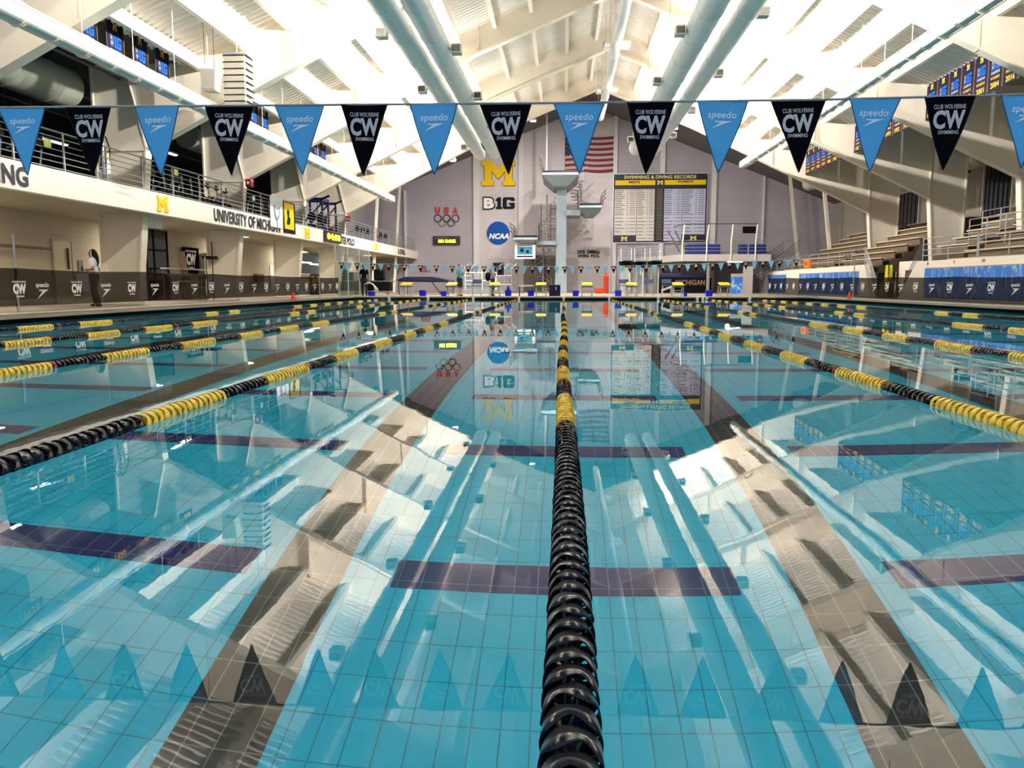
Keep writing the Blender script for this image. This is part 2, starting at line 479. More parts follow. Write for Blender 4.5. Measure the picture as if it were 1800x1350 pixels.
# raised roof over the diving pool, its shadow put into the dark grey paint
def uz(x): return RH + 2.6 - SL * abs(x - RX)
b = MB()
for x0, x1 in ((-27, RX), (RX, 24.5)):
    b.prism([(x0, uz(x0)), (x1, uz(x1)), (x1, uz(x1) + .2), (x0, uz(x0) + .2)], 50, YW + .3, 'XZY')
struct('ceiling.004', b, mat('shaded_diving_roof', '#6a6767', .8))
b = MB()
for x0, x1 in ((-27, RX), (RX, 24.5)):
    lo = (lambda x: max(roofz(x), 7.75) if x < 0 else max(roofz(x), 8.55))
    b.prism([(x0, lo(x0) + .1), (-12.2 if x0 < 0 else 14.3, lo(-12.2 if x0 < 0 else 14.3) + .1), (x1, lo(x1) + .1), (x1, uz(x1)), (x0, max(uz(x0), lo(x0) + .2))], 49.95, 50.1, 'XZY')
struct('wall_upper', b, GREY_WALL)

WALLB = block_mat('back_wall_block', '#b6afb5', '#a09aa0', .6, .3, .01)
WALLB2 = block_mat('back_wall_block_light', '#dcd3d4', '#c6bcbe', .6, .3, .01)
WALLL = block_mat('left_wall_block', '#cbbfa6', '#b5aa93', .4, .2, .006, axes='YZ')
WALLR = block_mat('right_wall_block', '#b5ae9d', '#a29b8c', .4, .2, .006, axes='YZ')
b = MB().prism([(-27, 0), (24.5, 0), (24.5, uz(24.5)), (RX, uz(RX)), (-27, uz(-27))], YW, YW + .3, 'XZY')
struct('wall_back', b, WALLB)
def pil(n, px, wd, z1, m, z0=.15, d=.25):
    x = atY(px, 450, YW).x
    struct('trim_%d' % n, MB().box(x - wd / 2, YW - d, z0, x + wd / 2, YW, z1), m)
n = 40
for px, wd, z1 in ((838, .5, 13), (916, .5, 15), (1079, .35, 15.5), (1161, .4, 14), (1251, .4, 13), (1338, .15, 10), (714, .2, 9)):
    pil(n, px, wd, z1, mat('pilaster_paint', '#dad3d4', .6)); n += 1
# lighter projecting strip of wall behind the emblems
x0 = atY(843, 450, YW).x; x1 = atY(910, 450, YW).x
struct('wall_emblem', MB().box(x0, YW - .12, .15, x1, YW, 14), WALLB2)
x2 = atY(920, 450, YW).x; x3 = atY(1075, 450, YW).x
struct('wall_tower', MB().box(x2, YW - .06, .15, x3, YW, 15), WALLB2)
# darker concrete niche under the five metre platform
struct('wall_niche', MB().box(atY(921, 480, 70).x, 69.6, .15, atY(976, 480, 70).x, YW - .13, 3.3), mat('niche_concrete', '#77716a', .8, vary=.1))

# left side: lower wall, gallery slab, gallery back wall
struct('wall_left', MB().box(-17.0, 3, .15, -16.6, YW, 3.06), WALLL)
struct('gallery_slab', MB().box(-27, 3, 3.06, -13.25, YW, 3.3), mat('soffit_paint', '#b3ab97', .7))
fas = MB().box(-13.25, 3, 3.04, -13.0, YW, 3.72)
struct('gallery_fascia', fas, CREAM)
struct('gallery_floor', MB().box(-27, 3, 3.55, -13.25, YW, 3.6), mat('gallery_carpet', '#23262b', .9))
struct('wall_gallery', MB().box(-27.3, 3, 3.3, -27, YW, 12), mat('gallery_wall', '#2c2f31', .8, vary=.2))
struct('wall_left_far', MB().box(-17.3, 50.1, 3.6, -17.0, YW, 12.5), WALLB)
struct('wall_gallery_end', MB().box(-27, 50.1, 3.6, -17, 50.3, 9), mat('gallery_wall', '#2c2f31'))
# right side
struct('wall_right', MB().box(23.0, 3, .15, 23.4, YW, 10.5), WALLR)
struct('wall_near', MB().box(-27.3, 2.6, .15, -12.9, 2.9, 8), GREY_WALL)

# ------------------------------------------------------------------ roof frames
FY = [9.9, 17.75, 25.6, 33.45, 41.3, 49.2]
KL, KR = (-13.4, 5.1), (17.9, 5.0)
KKL, KKR = (-3.5, 10.05), (7.6, 9.95)
FR_LAB = ['white steel roof frame overhead nearest the camera, seen only mirrored in the water', 'white steel roof frame whose left haunch cuts the left picture edge', 'white steel roof frame whose left column stands just right of the walking woman', 'white steel roof frame whose left column carries the red alarm box, behind the speaker column', 'white steel roof frame standing just beyond the two banners hung on the gallery rail', 'farthest white steel roof frame, its gable edge against the grey back wall']
def frame(k, y):
    t = thing('roof_frame', FR_LAB[k], 'roof frame', (RX, y, 0), 'white steel roof frames')
    out = [(-15.1, .15), (-15.1, 7.75), (XL, 7.75), (XL, roofz(XL) - .02), (RX, RH - .02), (XR, roofz(XR) - .02), (XR, 8.5), (19.6, 8.5), (19.6, .15)]
    inn = [(18.35, .15), KR, KKR, (RX, 12.3), KKL, KL, (-13.95, .15)]
    n_ = len
    b = MB()
    b.prism([out[0], out[1], KL, inn[6]], y - .03, y + .03, 'XZY')
    b.prism([out[1], out[2], out[3], KKL, KL], y - .03, y + .03, 'XZY')
    b.prism([out[3], (KKL[0], roofz(KKL[0]) - .02), KKL], y - .03, y + .03, 'XZY')
    b.prism([KKL, (KKL[0], roofz(KKL[0]) - .02), out[4], inn[3]], y - .03, y + .03, 'XZY')
    b.prism([inn[3], out[4], (KKR[0], roofz(KKR[0]) - .02), KKR], y - .03, y + .03, 'XZY')
    b.prism([KKR, (KKR[0], roofz(KKR[0]) - .02), out[5]], y - .03, y + .03, 'XZY')
    b.prism([KKR, out[5], out[6], out[7], KR], y - .03, y + .03, 'XZY')
    b.prism([KR, out[7], out[8], inn[0]], y - .03, y + .03, 'XZY')
    b.build('web', WHITE_STEEL, t)
    b = MB()
    for a, c in zip(inn[:-1], inn[1:]): b.bar((a[0], y, a[1]), (c[0], y, c[1]), .36, .05, (0, 1, 0)) if False else b.add(*strip(a, c, y, .18, .03))
    b.build('inner_flange', WHITE_STEEL, t)
    b = MB()
    for a, c in ((out[0], out[1]), (out[7], out[8]), (out[3], out[4]), (out[4], out[5])): b.add(*strip(a, c, y, .15, .03))
    b.build('outer_flange', WHITE_STEEL, t)
    b = MB()
    for (xa, za, zb) in ((-15.1, 5.1, 5.1),):
        b.box(-15.1, y - .12, 5.06, -13.4, y + .12, 5.12)
    b.box(17.9, y - .12, 4.97, 19.6, y + .12, 5.03)
    for (a, c) in ((KL, (-14.0, 7.7)), (KKL, (KKL[0], roofz(KKL[0]))), ((-8.5, 7.6), (-8.5, roofz(-8.5))), (KKR, (KKR[0], roofz(KKR[0]))), ((12.2, 7.7), (12.2, roofz(12.2))), (KR, (17.9, 8.5))):
        b.add(*strip(a, c, y, .12, .02))
    b.build('stiffener', WHITE_STEEL, t)
def strip(a, c, y, hw, th):
    a = Vector((a[0], 0, a[1])); c = Vector((c[0], 0, c[1])); d = (c - a).normalized(); nn = Vector((-d.z, 0, d.x)) * th
    v = []
    for p in (a, c):
        for q in (-1, 1):
            for s_ in (-1, 1):
                v.append((p.x + nn.x * q, y + hw * s_, p.z + nn.z * q))
    return v, [(0, 1, 3, 2), (4, 6, 7, 5), (0, 4, 5, 1), (2, 3, 7, 6), (0, 2, 6, 4), (1, 5, 7, 3)]
for k, y in enumerate(FY): frame(k, y)

# purlins
px_ = [RX + s_ * (.55 + i * 1.45) for s_ in (-1, 1) for i in range(10)]
px_ = sorted([x for x in px_ if XL < x < XR])
b_side = {-1: 0, 1: 0}
for x in px_:
    s_ = -1 if x < RX else 1
    z = roofz(x) - .01
    sl = -SL * s_
    mb = MB(); mb.add(*[None, None]) if False else None
    # Z shaped member: web plus two flanges, running the length of the roof
    mb.box(x - .012, 3, z - .40, x + .012, 49.9, z); mb.box(x - .08, 3, z - .415, x + .08, 49.9, z - .40)
    o = mb.build('roof_purlin', PURLIN)
    side = 'left' if s_ < 0 else 'right'
    k = round((abs(x - RX) - .55) / 1.45)
    tag(o, 'long cream roof purlin on the %s slope, %s line down from the ridge' % (side, ['first', 'second', 'third', 'fourth', 'fifth', 'sixth', 'seventh', 'eighth', 'ninth', 'tenth'][k]), 'purlin', 'roof purlins')

# slanted poles of the diving end
for nm, (xa, ya), lab in (('p', (654, 57.0), 'slender white slanted column at the diving end, left one of two by the gallery'), ('p', (692, 64.8), 'slender white slanted column at the diving end, right one of two by the gallery')):
    b = MB(); x = atY(xa, 470, ya).x
    top = atY(xa + 14, 325, ya)
    b.bar((x, ya, .15), (top.x, ya, top.z + 2), .16, .22)
    tag(b.build('slanted_column', WHITE_STEEL), lab, 'column', 'slanted columns at the diving end')
for (x1_, y1_), (x2_, y2_), ya, lab in (((1449, 335), (1457, 427), 59.0, 'slanted white column at the far end of the grandstand, nearer of two'), ((1391, 335), (1400, 433), 67.0, 'slanted white column at the far end of the grandstand, farther of two')):
    a = atY(x1_, y1_, ya); c = atY(x2_, y2_, ya); d = (c - a); bt = a + d * ((a.z - .2) / (a.z - c.z))
    tp = a - d * .6
    tag(MB().bar(bt, tp, .2, .3).build('slanted_column', WHITE_STEEL), lab, 'column', 'slanted columns at the diving end')

# ------------------------------------------------------------------ ducts and their lamps
def bands(name, xz, prof, n, m, t, ya, yb, step):
    o = MB().lathe((0, 0, 0), prof, n, 'Y').build(name, m, None)
    loc = Vector(t.location); y = ya; first = True
    while y < yb:
        c = o if first else o.copy()
        if not first: col.objects.link(c)
        first = False; c.parent = t; c.location = Vector((xz[0], y, xz[1])) - loc; y += step
def duct(name, x, z, r, y0, y1, lab, cone=True, m=GALV, n=24, step=2.6):
    t = thing(name, lab, 'duct', (x, y0, z))
    b = MB(); prof = [(r, y0)]
    b.lathe((x, 0, z), [(r, y0), (r, y1)], n, 'Y')
    b.build('duct_body', m, t, smooth=True)
    bands('seam_band', (x, z), [(r, -.03), (r + .018, -.02), (r + .018, .02), (r, .03)], n, m, t, y0 + 1, y1 - .2, step)
    MB().lathe((x, 0, z), [(r, y1), (r * 1.02, y1 + .05), (r * .93, y1 + .3), (r * .6, y1 + .42), (.001, y1 + .46)], n, 'Y').build('end_cap', m, t, smooth=True)
    y = y0 + 2
    while y < y1:
        MB().tube([(x - r, y, z), (x - r, y, roofz(x) - .05)], .012, 5).build('hanger_rod', RAIL, t); y += 3.92
    return t
duct('air_duct', -5.0, 8.42, .33, 6, 48, 'outer tube of the twin silver ducts left of centre under the roof')
duct('air_duct', -4.08, 8.42, .36, 6, 47.4, 'inner tube of the twin silver ducts left of centre under the roof')
duct('air_duct', 4.3, 9.0, .42, 6, 50, 'inner wide tube of the twin silver ducts right of centre under the roof')
duct('air_duct', 5.4, 8.9, .32, 6, 50.5, 'outer slimmer tube of the twin silver ducts right of centre under the roof')
duct('air_duct', 2.08, 10.55, .20, 6, 48.5, 'thin white duct running straight below the roof ridge', m=mat('white_duct', '#e6e6e4', .45))
# pale perforated tubes with wire cradle along both haunches
def sleeve(x, z, r, y0, y1, lab):
    t = thing('fabric_duct', lab, 'duct', (x, y0, z))
    MB().lathe((x, 0, z), [(r * .2, y0), (r, y0), (r, y1), (.001, y1)], 18, 'Y').build('duct_body', DUCT_SLEEVE, t, smooth=True)
    bands('hoop_band', (x, z), [(r, -.09), (r + .02, -.06), (r + .02, .06), (r, .09)], 18, mat('hoop_band', '#efe6d4', .5), t, y0, y1, 1.05)
    b = MB()
    for a in (35, 145, -35, -145):
        dx = (r + .05) * math.cos(math.radians(a)); dz = (r + .05) * math.sin(math.radians(a))
        b.tube([(x + dx, y0, z + dz), (x + dx, y1, z + dz)], .014, 5)
    y = y0 + 1
    while y < y1:
        b.tube([(x + (r + .05) * math.cos(math.radians(a)), y, z + (r + .05) * math.sin(math.radians(a))) for a in range(0, 361, 30)], .01, 4, False)
        zt = roofz(x)
        b.tube([(x, y, z + r), (x, y, zt)], .008, 4)
        y += 2.1
    b.build('cradle_wires', mat('cradle_wire', '#e9e2d8', .5), t)
sleeve(-10.5, 5.95, .2, 6, 49.0, 'pale banded tube duct descending along the left haunches below the blue banners')
sleeve(10.45, 7.78, .2, 6, 48.9, 'pale banded tube duct running along the right haunches')
# big round plenum ducts behind the columns
for x, z, y0, y1, r, lab in ((-15.9, 7.0, 17.9, 25.4, .62, 'fat grey-green duct behind the left banners, bay nearest the camera'), (-15.9, 7.0, 33.6, 41.1, .5, 'fat grey-green duct behind the left haunches, middle bay'), (20.6, 7.4, 33.6, 41.1, .6, 'fat cream duct above the grandstand, behind the frame with the big window'), (20.6, 7.2, 41.5, 49, .6, 'fat cream duct above the grandstand, next bay back from the window'), (17.6, 8.0, 50.2, 60, .5, 'cream duct stub sticking out at the far end over the grandstand')):
    t = thing('plenum_duct', lab, 'duct', (x, y0, z))
    MB().lathe((x, 0, z), [(.01, y0), (r, y0), (r, y1), (.01, y1)], 24, 'Y').build('duct_body', mat('plenum_paint', '#a7ab9b', .6), t, smooth=True)
    bands('seam_band', (x, z), [(r, -.05), (r + .03, 0), (r, .05)], 24, mat('plenum_paint', '#a7ab9b'), t, y0 + .7, y1 - .3, 1.9)
    for q in (.2, .8): MB().tube([(x, y0 + (y1 - y0) * q, z + r - .02), (x, y0 + (y1 - y0) * q, (7.76 if x < 0 else 8.56) if y0 < 50 else uz(x))], .02, 5).build('hanger_rod', RAIL, t)

LAMPN = {}
def lamp(x, y, z, s_, which, lab, power=900, tilt=1.3):
    """boxy floodlight on a short bracket; its own light shines up and outwards onto the roof"""
    t = thing('floodlight', lab, 'floodlight', (x, y, z), 'duct floodlights')
    b = MB(); b.box(x - .17, y - .2, z - .14, x + .17, y + .2, z + .14); b.box(x - .13, y - .16, z + .14, x + .13, y + .16, z + .17)
    b.build('housing', mat('lamp_housing', '#d8d4cc', .5), t, bevel=.02)
    MB().box(x - .13, y - .212, z - .10, x + .13, y - .2, z + .10).build('dark_grille', LAMP_FACE, t)
    MB().bar((x - s_ * .12, y, z), (x - s_ * .42, y, z + .05), .06, .06).build('bracket', RAIL, t)
    area_light('floodlight_beam', (x + s_ * .05, y, z + .22), (s_ * tilt, 0, 1), .28, .28, power, parent=t)
DUCT_LY = [5.5, 12, 18.5, 24.9, 31.9, 38.5, 45]  # first entry adds unseen lamps that brighten the near roof
for k, y in enumerate(DUCT_LY):
    lamp(-5.55, y, 8.32, -1, 'l', 'white box floodlight on the outer left duct, %s from the camera' % ORD[k], LP)
    lamp(5.95, y + .8, 8.95, 1, 'r', 'white box floodlight on the outer right duct, %s from the camera' % ORD[k], LP)
for k, y in enumerate((20.5, 26.6, 33, 39.5, 46)):
    lamp(-3.5, y, 8.3, 1, 'c', 'white box floodlight on the inner left duct, %s from the camera' % ORD[k], LP * .035, .4)
    lamp(3.68, y + .6, 8.9, -1, 'c', 'white box floodlight on the inner right duct, %s from the camera' % ORD[k], LP * .035, .4)
for k, y in enumerate((19, 26.6, 34.3, 42)):
    for s_ in (-1, 1):
        t = thing('ridge_lamp', 'winged white lamp on the %s side of the ridge duct, %s away' % ('left' if s_ < 0 else 'right', ORD[k]), 'lamp', (RX + s_ * .35, y, 10.5), 'ridge duct lamps')
        x = RX + s_ * .36
        MB().prism([(x - .16, 10.38), (x + .16, 10.38), (x + .2 * s_ + .05, 10.62), (x - .1, 10.66)], y - .16, y + .16, 'XZY').build('housing', mat('lamp_housing', '#d8d4cc'), t)
        MB().box(x - .12, y - .165, 10.42, x + .12, y - .15, 10.56).build('lens', WHITE, t)

# ------------------------------------------------------------------ lane ropes
PITCHD = .0745
def colour_at(y):
    yel = [(4.36, 5.42), (6.3, 7.3), (8.2, 9.1), (9.9, 10.9), (11.75, 12.7), (13.5, 14.5), (15.3, 16.4), (20.9, 21.6), (22.4, 23.1), (27.8, 28.6), (29.6, 30.4), (31.4, 32.2), (33.2, 34.0), (35.0, 35.8), (36.6, 37.4), (38.2, 39.0), (39.6, 40.3)]
    if 7.3 <= y < 7.42 or 14.6 <= y < 14.7 or 24.9 <= y < 25.0: return 2
    for a, c in yel:
        if a <= y < c: return 1
    return 0
def disc_geo(seg, blades, R_=.0565):
    """wave-breaking float: hub, twisted vanes and a scalloped outer band, axis along Y"""
    mb = MB(); v = []; f = []
    for i in range(seg):
        t = 2 * math.pi * i / seg
        wv = abs(math.cos(2 * t)) ** 1.5
        ya = -.016 - .022 * wv; yb = .022 + .008 * wv
        c, s_ = math.cos(t), math.sin(t)
        for (yy, rr) in ((ya, R_), (yb, R_ * .935), (yb, R_ * .90), (ya, R_ * .95)):
            v.append((rr * c, yy, rr * s_))
    for i in range(seg):
        a = 4 * i; b_ = 4 * ((i + 1) % seg)
        for k in range(4): f.append((a + k, a + (k + 1) % 4, b_ + (k + 1) % 4, b_ + k))
    mb.add(v, f)
    for i in range(blades):
        t = 2 * math.pi * (i + .5) / blades
        v = []; n_ = 4
        for q in range(n_ + 1):
            r = .016 + (R_ * .95 - .016) * q / n_; tt = t + .35 * q / n_
            c, s_ = math.cos(tt), math.sin(tt); c2, s2 = math.cos(tt + .28), math.sin(tt + .28)
            v += [(r * c, .012, r * s_), (r * c2, -.024, r * s2)]
        mb.add(v, [(2 * q, 2 * q + 1, 2 * q + 3, 2 * q + 2) for q in range(n_)])
    mb.lathe((0, 0, 0), [(.012, -.034), (.019, -.02), (.019, .02), (.012, .034)], max(6, seg // 3), 'Y')
    return mb
DISC_HI = disc_geo(40, 8)
DISC_LO = disc_geo(14, 4)
DM = []
for i, m in enumerate((NAVY_P, YEL_P, RED_P)):
    me = DISC_HI.mesh('float_disc'); me.materials.append(m); me.shade_smooth() if hasattr(me, 'shade_smooth') else None; DM.append(me)
ROPES = [(0.012, -0.008, .2, .55, 'middle lane rope running straight away from the camera, navy floats nearest'),
         (-2.42, -2.41, .2, 3.2, 'navy and yellow lane rope crossing the lower left, first one left of the middle rope'),
         (-4.95, -4.87, .2, 6.4, 'navy and yellow lane rope second left of the middle rope'),
         (-7.33, -7.30, .2, 9.5, 'navy and yellow lane rope third left of the middle rope'),
         (-9.71, -9.50, .2, 12.8, 'outermost lane rope on the left, beside the fabric fence'),
         (2.50, 2.43, .2, 4.2, 'navy and yellow lane rope crossing at right, first one right of the middle rope'),
         (4.94, 5.02, .2, 8.6, 'navy and yellow lane rope second right of the middle rope'),
         (8.02, 7.35, .2, 13.5, 'navy and yellow lane rope third right of the middle rope'),
         (11.1, 9.81, .2, 18.5, 'outermost lane rope on the right, beside the black fence')]
for ri, (xa, xb, y0, yn, lab) in enumerate(ROPES):
    t = thing('lane_rope', lab, 'lane rope', (xa, 0, 0), 'lane ropes')
    def rx(y): return xa + (xb - xa) * y / PF + .012 * math.sin(y * .55 + ri)
    MB().tube([(rx(y0 + i * .5), y0 + i * .5, .004) for i in range(int((PF - .1 - y0) / .5))] + [(rx(PF), PF + .25, .03)], .006, 6).build('cable', mat('steel_cable', '#6b6e72', .4, metal=.6), t)
    ys = [y0 + i * PITCHD for i in range(int((41.6 - y0) / PITCHD))]
    near = [y for y in ys if y >= yn][:100]; ns = set(near)
    for y in near:
        o = bpy.data.objects.new('float_disc', DM[colour_at(y)]); col.objects.link(o)
        o.parent = t; o.location = (rx(y) - xa, y, .008 + .002 * math.sin(y * 3))
        o.rotation_euler = (R.uniform(-.05, .05), R.uniform(0, 6.28), R.uniform(-.05, .05))
    mb = MB()
    for y in ys:
        if y in ns: continue
        mb.m = colour_at(y); a = R.uniform(0, 6.28)
        mb.M = Matrix.Translation((rx(y), y, .008)) @ Matrix.Rotation(a, 4, 'Y')
        n0 = len(mb.v); ca, sa = math.cos(a), math.sin(a); X0 = rx(y)
        mb.M = None
        mb.add([(p[0] * ca + p[2] * sa + X0, p[1] + y, -p[0] * sa + p[2] * ca + .008) for p in DISC_LO.v], DISC_LO.f)
    o = mb.build('float_string', [NAVY_P, YEL_P, RED_P], t, smooth='all'); o['kind'] = 'stuff'
for k, px in enumerate((684, 752.5, 832, 912, 991, 1071, 1157, 1226, 1235.5, 1242, 1318)):
    p = atY(px, 527, PF - .02)
    b = MB().box(p.x - .05, PF - .06, -.02, p.x + .05, PF + .3, .055); b.box(p.x - .06, PF - .08, .04, p.x + .06, PF, .16)
    tag(b.build('rope_anchor', WHITE), 'white rope anchor on the far pool wall, %s from the left' % ['first', 'second', 'third', 'fourth', 'fifth', 'sixth', 'seventh', 'eighth', 'ninth', 'tenth', 'eleventh'][k], 'anchor', 'white rope anchors along the far wall')

# ------------------------------------------------------------------ pennants
def wave(x, z, ph): return .006 * math.sin(9 * z + ph) + .004 * math.sin(14 * x + ph * 2)
def pennant_geo(w_, h_, ph, nx=10, nz=14, inset=0):
    mb = MB(); v = []; f = []
    for j in range(nz + 1):
        q = j / nz; ww = w_ * (1 - q) ** .93 * (1 + .05 * math.sin(ph + 4 * q)); z = -h_ * q
        for i in range(nx + 1):
            x = (i / nx - .5) * max(ww, .006) + .012 * q * math.sin(ph); v.append((x, wave(x, z, ph), z))
    m_ = (nx + 1) * (nz + 1)
    v2 = [(p[0], p[1] + .002, p[2]) for p in v]
    for j in range(nz):
        for i in range(nx):
            a = j * (nx + 1) + i; f.append((a, a + 1, a + nx + 2, a + nx + 1)); f.append((a + m_, a + m_ + nx + 1, a + m_ + nx + 2, a + m_ + 1))
    return mb.add(v + v2, f)
def pennant_hem(w_, h_, ph, t=.006):
    mb = MB(); L = []; Rr = []
    for j in range(15):
        q = j / 14; ww = w_ * (1 - q) ** .93 * (1 + .05 * math.sin(ph + 4 * q)); z = -h_ * q; off = .012 * q * math.sin(ph)
        L.append((-ww / 2 + off, wave(-ww / 2, z, ph) - .001, z)); Rr.append((ww / 2 + off, wave(ww / 2, z, ph) - .001, z))
    mb.tube(L, t * .5, 5); mb.tube(Rr, t * .5, 5); return mb
def wrap(mb, ph):
    mb.v = [(p[0], p[1] + wave(p[0], p[2], ph), p[2]) for p in mb.v]; return mb
def print_cw(s_, ph=0, yo=-.004):
    mb = MB(Matrix(((1, 0, 0, 0), (0, 0, -1, yo), (0, 1, 0, 0), (0, 0, 0, 1))))
    mb.text('CLUB WOLVERINE', -.078 * s_, -.062 * s_, .078 * s_, -.040 * s_, depth=.0004, bold=.012)
    mb.text('CW', -.078 * s_, -.162 * s_, .078 * s_, -.068 * s_, depth=.0004, bold=.04)
    mb.text('SWIMMING', -.050 * s_, -.188 * s_, .050 * s_, -.168 * s_, depth=.0004, bold=.012)
    return wrap(mb, ph)
def print_sp(s_, ph=0, yo=-.004):
    mb = MB(Matrix(((1, 0, 0, 0), (0, 0, -1, yo), (0, 1, 0, 0), (0, 0, 0, 1))))
    mb.text('speedo', -.074 * s_, -.098 * s_, .074 * s_, -.052 * s_, depth=.0004, bold=.01, shear=.15)
    mb.add([(-.055 * s_ + p[0] * .11 * s_, -.142 * s_ + p[1] * .095 * s_, .0004) for p in ARROW], [tuple(range(len(ARROW)))][::1])
    return wrap(mb, ph)
t = thing('pennant_line', 'near backstroke line of alternating sky-blue and black pennants across the top of the picture', 'pennant line', (0, 4.6, 1.8))
pts = [(x, 4.6, atY(*q, 4.6).z) for x, q in ((-3.9, (0, 190)), (-3.28, (0, 189)), (-1.6, (500, 185)), (0, (991, 181)), (1.4, (1400, 176)), (2.46, (1800, 166)), (3.2, (1800, 163)))]
pts = [(-11.75, 4.6, 1.95)] + pts + [(13.35, 4.6, 2.0)]
for xq, zq in ((-11.75, 2.05), (13.35, 2.1)): MB().tube([(xq, 4.6, DZ), (xq, 4.6, zq)], .025, 8).build('pole', RAIL, t)
MB().tube(pts, .0065, 8).build('line_rope', mat('line_cord', '#8b9196', .6), t, smooth=True)
def zline(x):
    for a, c in zip(pts[:-1], pts[1:]):
        if a[0] <= x <= c[0]: return a[2] + (c[2] - a[2]) * (x - a[0]) / (c[0] - a[0])
    return pts[-1][2]
for k, px in enumerate((-88, 37, 155, 277, 403, 526, 641, 763, 889, 1018, 1144, 1270, 1403, 1537, 1668, 1805, 1935)):
    x = atY(px, 185, 4.6).x; ph = k * 1.7; blue = k % 2 == 1
    T = Matrix.Translation((x, 4.598, zline(x) - .002)) @ Matrix.Rotation(R.uniform(-.04, .04), 4, 'Y')
    mb = pennant_geo(.275, .385, ph); mb.v = [tuple(T @ Vector(p)) for p in mb.v]
    o = mb.build('pennant', SKY_FLAG if blue else BLACK_FLAG, t, smooth=True)
    o['label'] = 'sky-blue pennant' if blue else 'black pennant'
    hm = pennant_hem(.275, .385, ph); hm.v = [tuple(T @ Vector(p)) for p in hm.v]
    h = hm.build('hem', HEM_BLUE if blue else INK, None); h.parent = o; h.matrix_parent_inverse = o.matrix_parent_inverse.copy() if False else Matrix.Identity(4)
    lt = print_sp(1.05, ph) if blue else print_cw(1.05, ph)
    lt.v = [tuple(T @ Vector(p)) for p in lt.v]
    l = lt.build('lettering', PRINT if not blue else mat('pale_print', '#eef5fb', .5), None); l.parent = o
# far line of small pennants
t = thing('pennant_line', 'far line of tiny pale blue and black pennants across the far pool end', 'pennant line', (0, 38, 1.8))
pa = atY(600, 461, 38.0); pb = atY(1400, 456, 38.0)
def zf(x):
    q = (x - pa.x) / (pb.x - pa.x); return pa.z + (pb.z - pa.z) * q - .42 * 4 * q * (1 - q) * .62
NFAR = 57
for xq in (-11.75, 13.35): MB().tube([(xq, 38, DZ), (xq, 38, 2.05)], .025, 8).build('pole', RAIL, t)
xs = [pa.x + (pb.x - pa.x) * i / 56 for i in range(57)]
MB().tube([(-11.75, 38, 1.95)] + [(x, 38, zf(x)) for x in xs] + [(13.35, 38, 1.98)], .008, 5).build('line_rope', WHITE, t)
pg = pennant_geo(.26, .36, 1.0, 4, 4)
PEN = []
for m in (SKY_FLAG if False else mat('pale_blue_cloth', '#8cc4ea', .7), BLACK_FLAG):
    me = pg.mesh('pennant'); me.materials.append(m); PEN.append(me)
cwb = MB(Matrix(((1, 0, 0, 0), (0, 0, -1, -.006), (0, 1, 0, 0), (0, 0, 0, 1)))); cwb.text('CW', -.075, -.155, .075, -.035, depth=.0005, bold=.06)
CWM = cwb.mesh('lettering'); CWM.materials.append(WHITE)
for k, x in enumerate(xs):
    o = bpy.data.objects.new('pennant', PEN[(k + 1) % 2]); col.objects.link(o); o.parent = t; o.location = (x, 0, zf(x) - 1.8)
    o['label'] = 'pale blue pennant' if (k + 1) % 2 == 0 else 'black pennant'
    if (k + 1) % 2:
        l = bpy.data.objects.new('lettering', CWM); col.objects.link(l); l.parent = o

# ------------------------------------------------------------------ fabric fences with logos
def fence(X, right, y0, y1, ztop, zbot, logos, poles, lab, flip):
    t = thing('fabric_fence', lab, 'fence', (X, y0, DZ))
    mb = MB(); v = []; f = []; n_ = int((y1 - y0) / .35); H = 8
    for i in range(n_ + 1):
        y = y0 + (y1 - y0) * i / n_
        for j in range(H + 1):
            q = j / H
            sag = .035 * math.sin(y * 1.3) * math.sin(math.pi * q) + .02 * math.sin(y * 3.1 + q * 5)
            zt = ztop(y) if callable(ztop) else ztop
            zt -= .035 * abs(math.sin(math.pi * (y - poles[0]) / 5.2))
            v.append((X + sag, y, zbot + (zt - zbot) * q))
    for i in range(n_):
        for j in range(H): a = i * (H + 1) + j; f.append((a, a + H + 1, a + H + 2, a + 1))
    mb.add(v, f); mb.build('mesh_panel', MESH_FABRIC, t, smooth='all')
    for y in poles:
        MB().tube([(X - .03 * flip, y, DZ), (X - .03 * flip, y, 1.30 if X > 0 else (1.92 if y < 20 else 1.75))], .028, 8).build('pole', RAIL, t)
    sgn = 1 if X < 0 else -1
    for k, (y, kind) in enumerate(logos):
        M = panel((X + sgn * .075, y, 0), right); mb = MB(M); s_ = 1.0
        if kind == 'c':
            mb.text('CLUB WOLVERINE', -.23, .84, .23, .88, depth=.001, bold=.03); mb.text('CW', -.22, .58, .22, .82, depth=.001, bold=.07); mb.text('SWIMMING', -.14, .51, .14, .55, depth=.001, bold=.04)
        else:
            mb.text('speedo', -.24, .70, .24, .85, depth=.001, bold=.015, shear=.12); mb.add([(-.2 + p[0] * .42, .46 + p[1] * .52, .001) for p in ARROW], [tuple(range(len(ARROW)))])
        o = mb.build('printed_logo', WHITE, t); o['label'] = 'white CW club logo' if kind == 'c' else 'white speedo logo'
ly = [17.45, 18.25]; y = 19.6
while y < 43: ly.append(y); y += 1.3
fence(-12.4, (0, 1, 0), 13, 43.5, 1.17, .31, [(y, 'cs'[i % 2]) for i, y in enumerate(ly)], [17.5, 27.2], 'brown see-through fabric fence with white logos along the left deck', 1)
ly = []; y = 25.0
while y < 54: ly.append(y); y += 1.37
fence(13.6, (0, -1, 0), 20, 54.5, lambda y: 1.05 + .006 * (y - 25), .2, [(y, 'sc'[i % 2]) for i, y in enumerate(ly)], [34.0, 47.5], 'black fabric fence with white logos along the right deck, in front of the blue pads', -1)

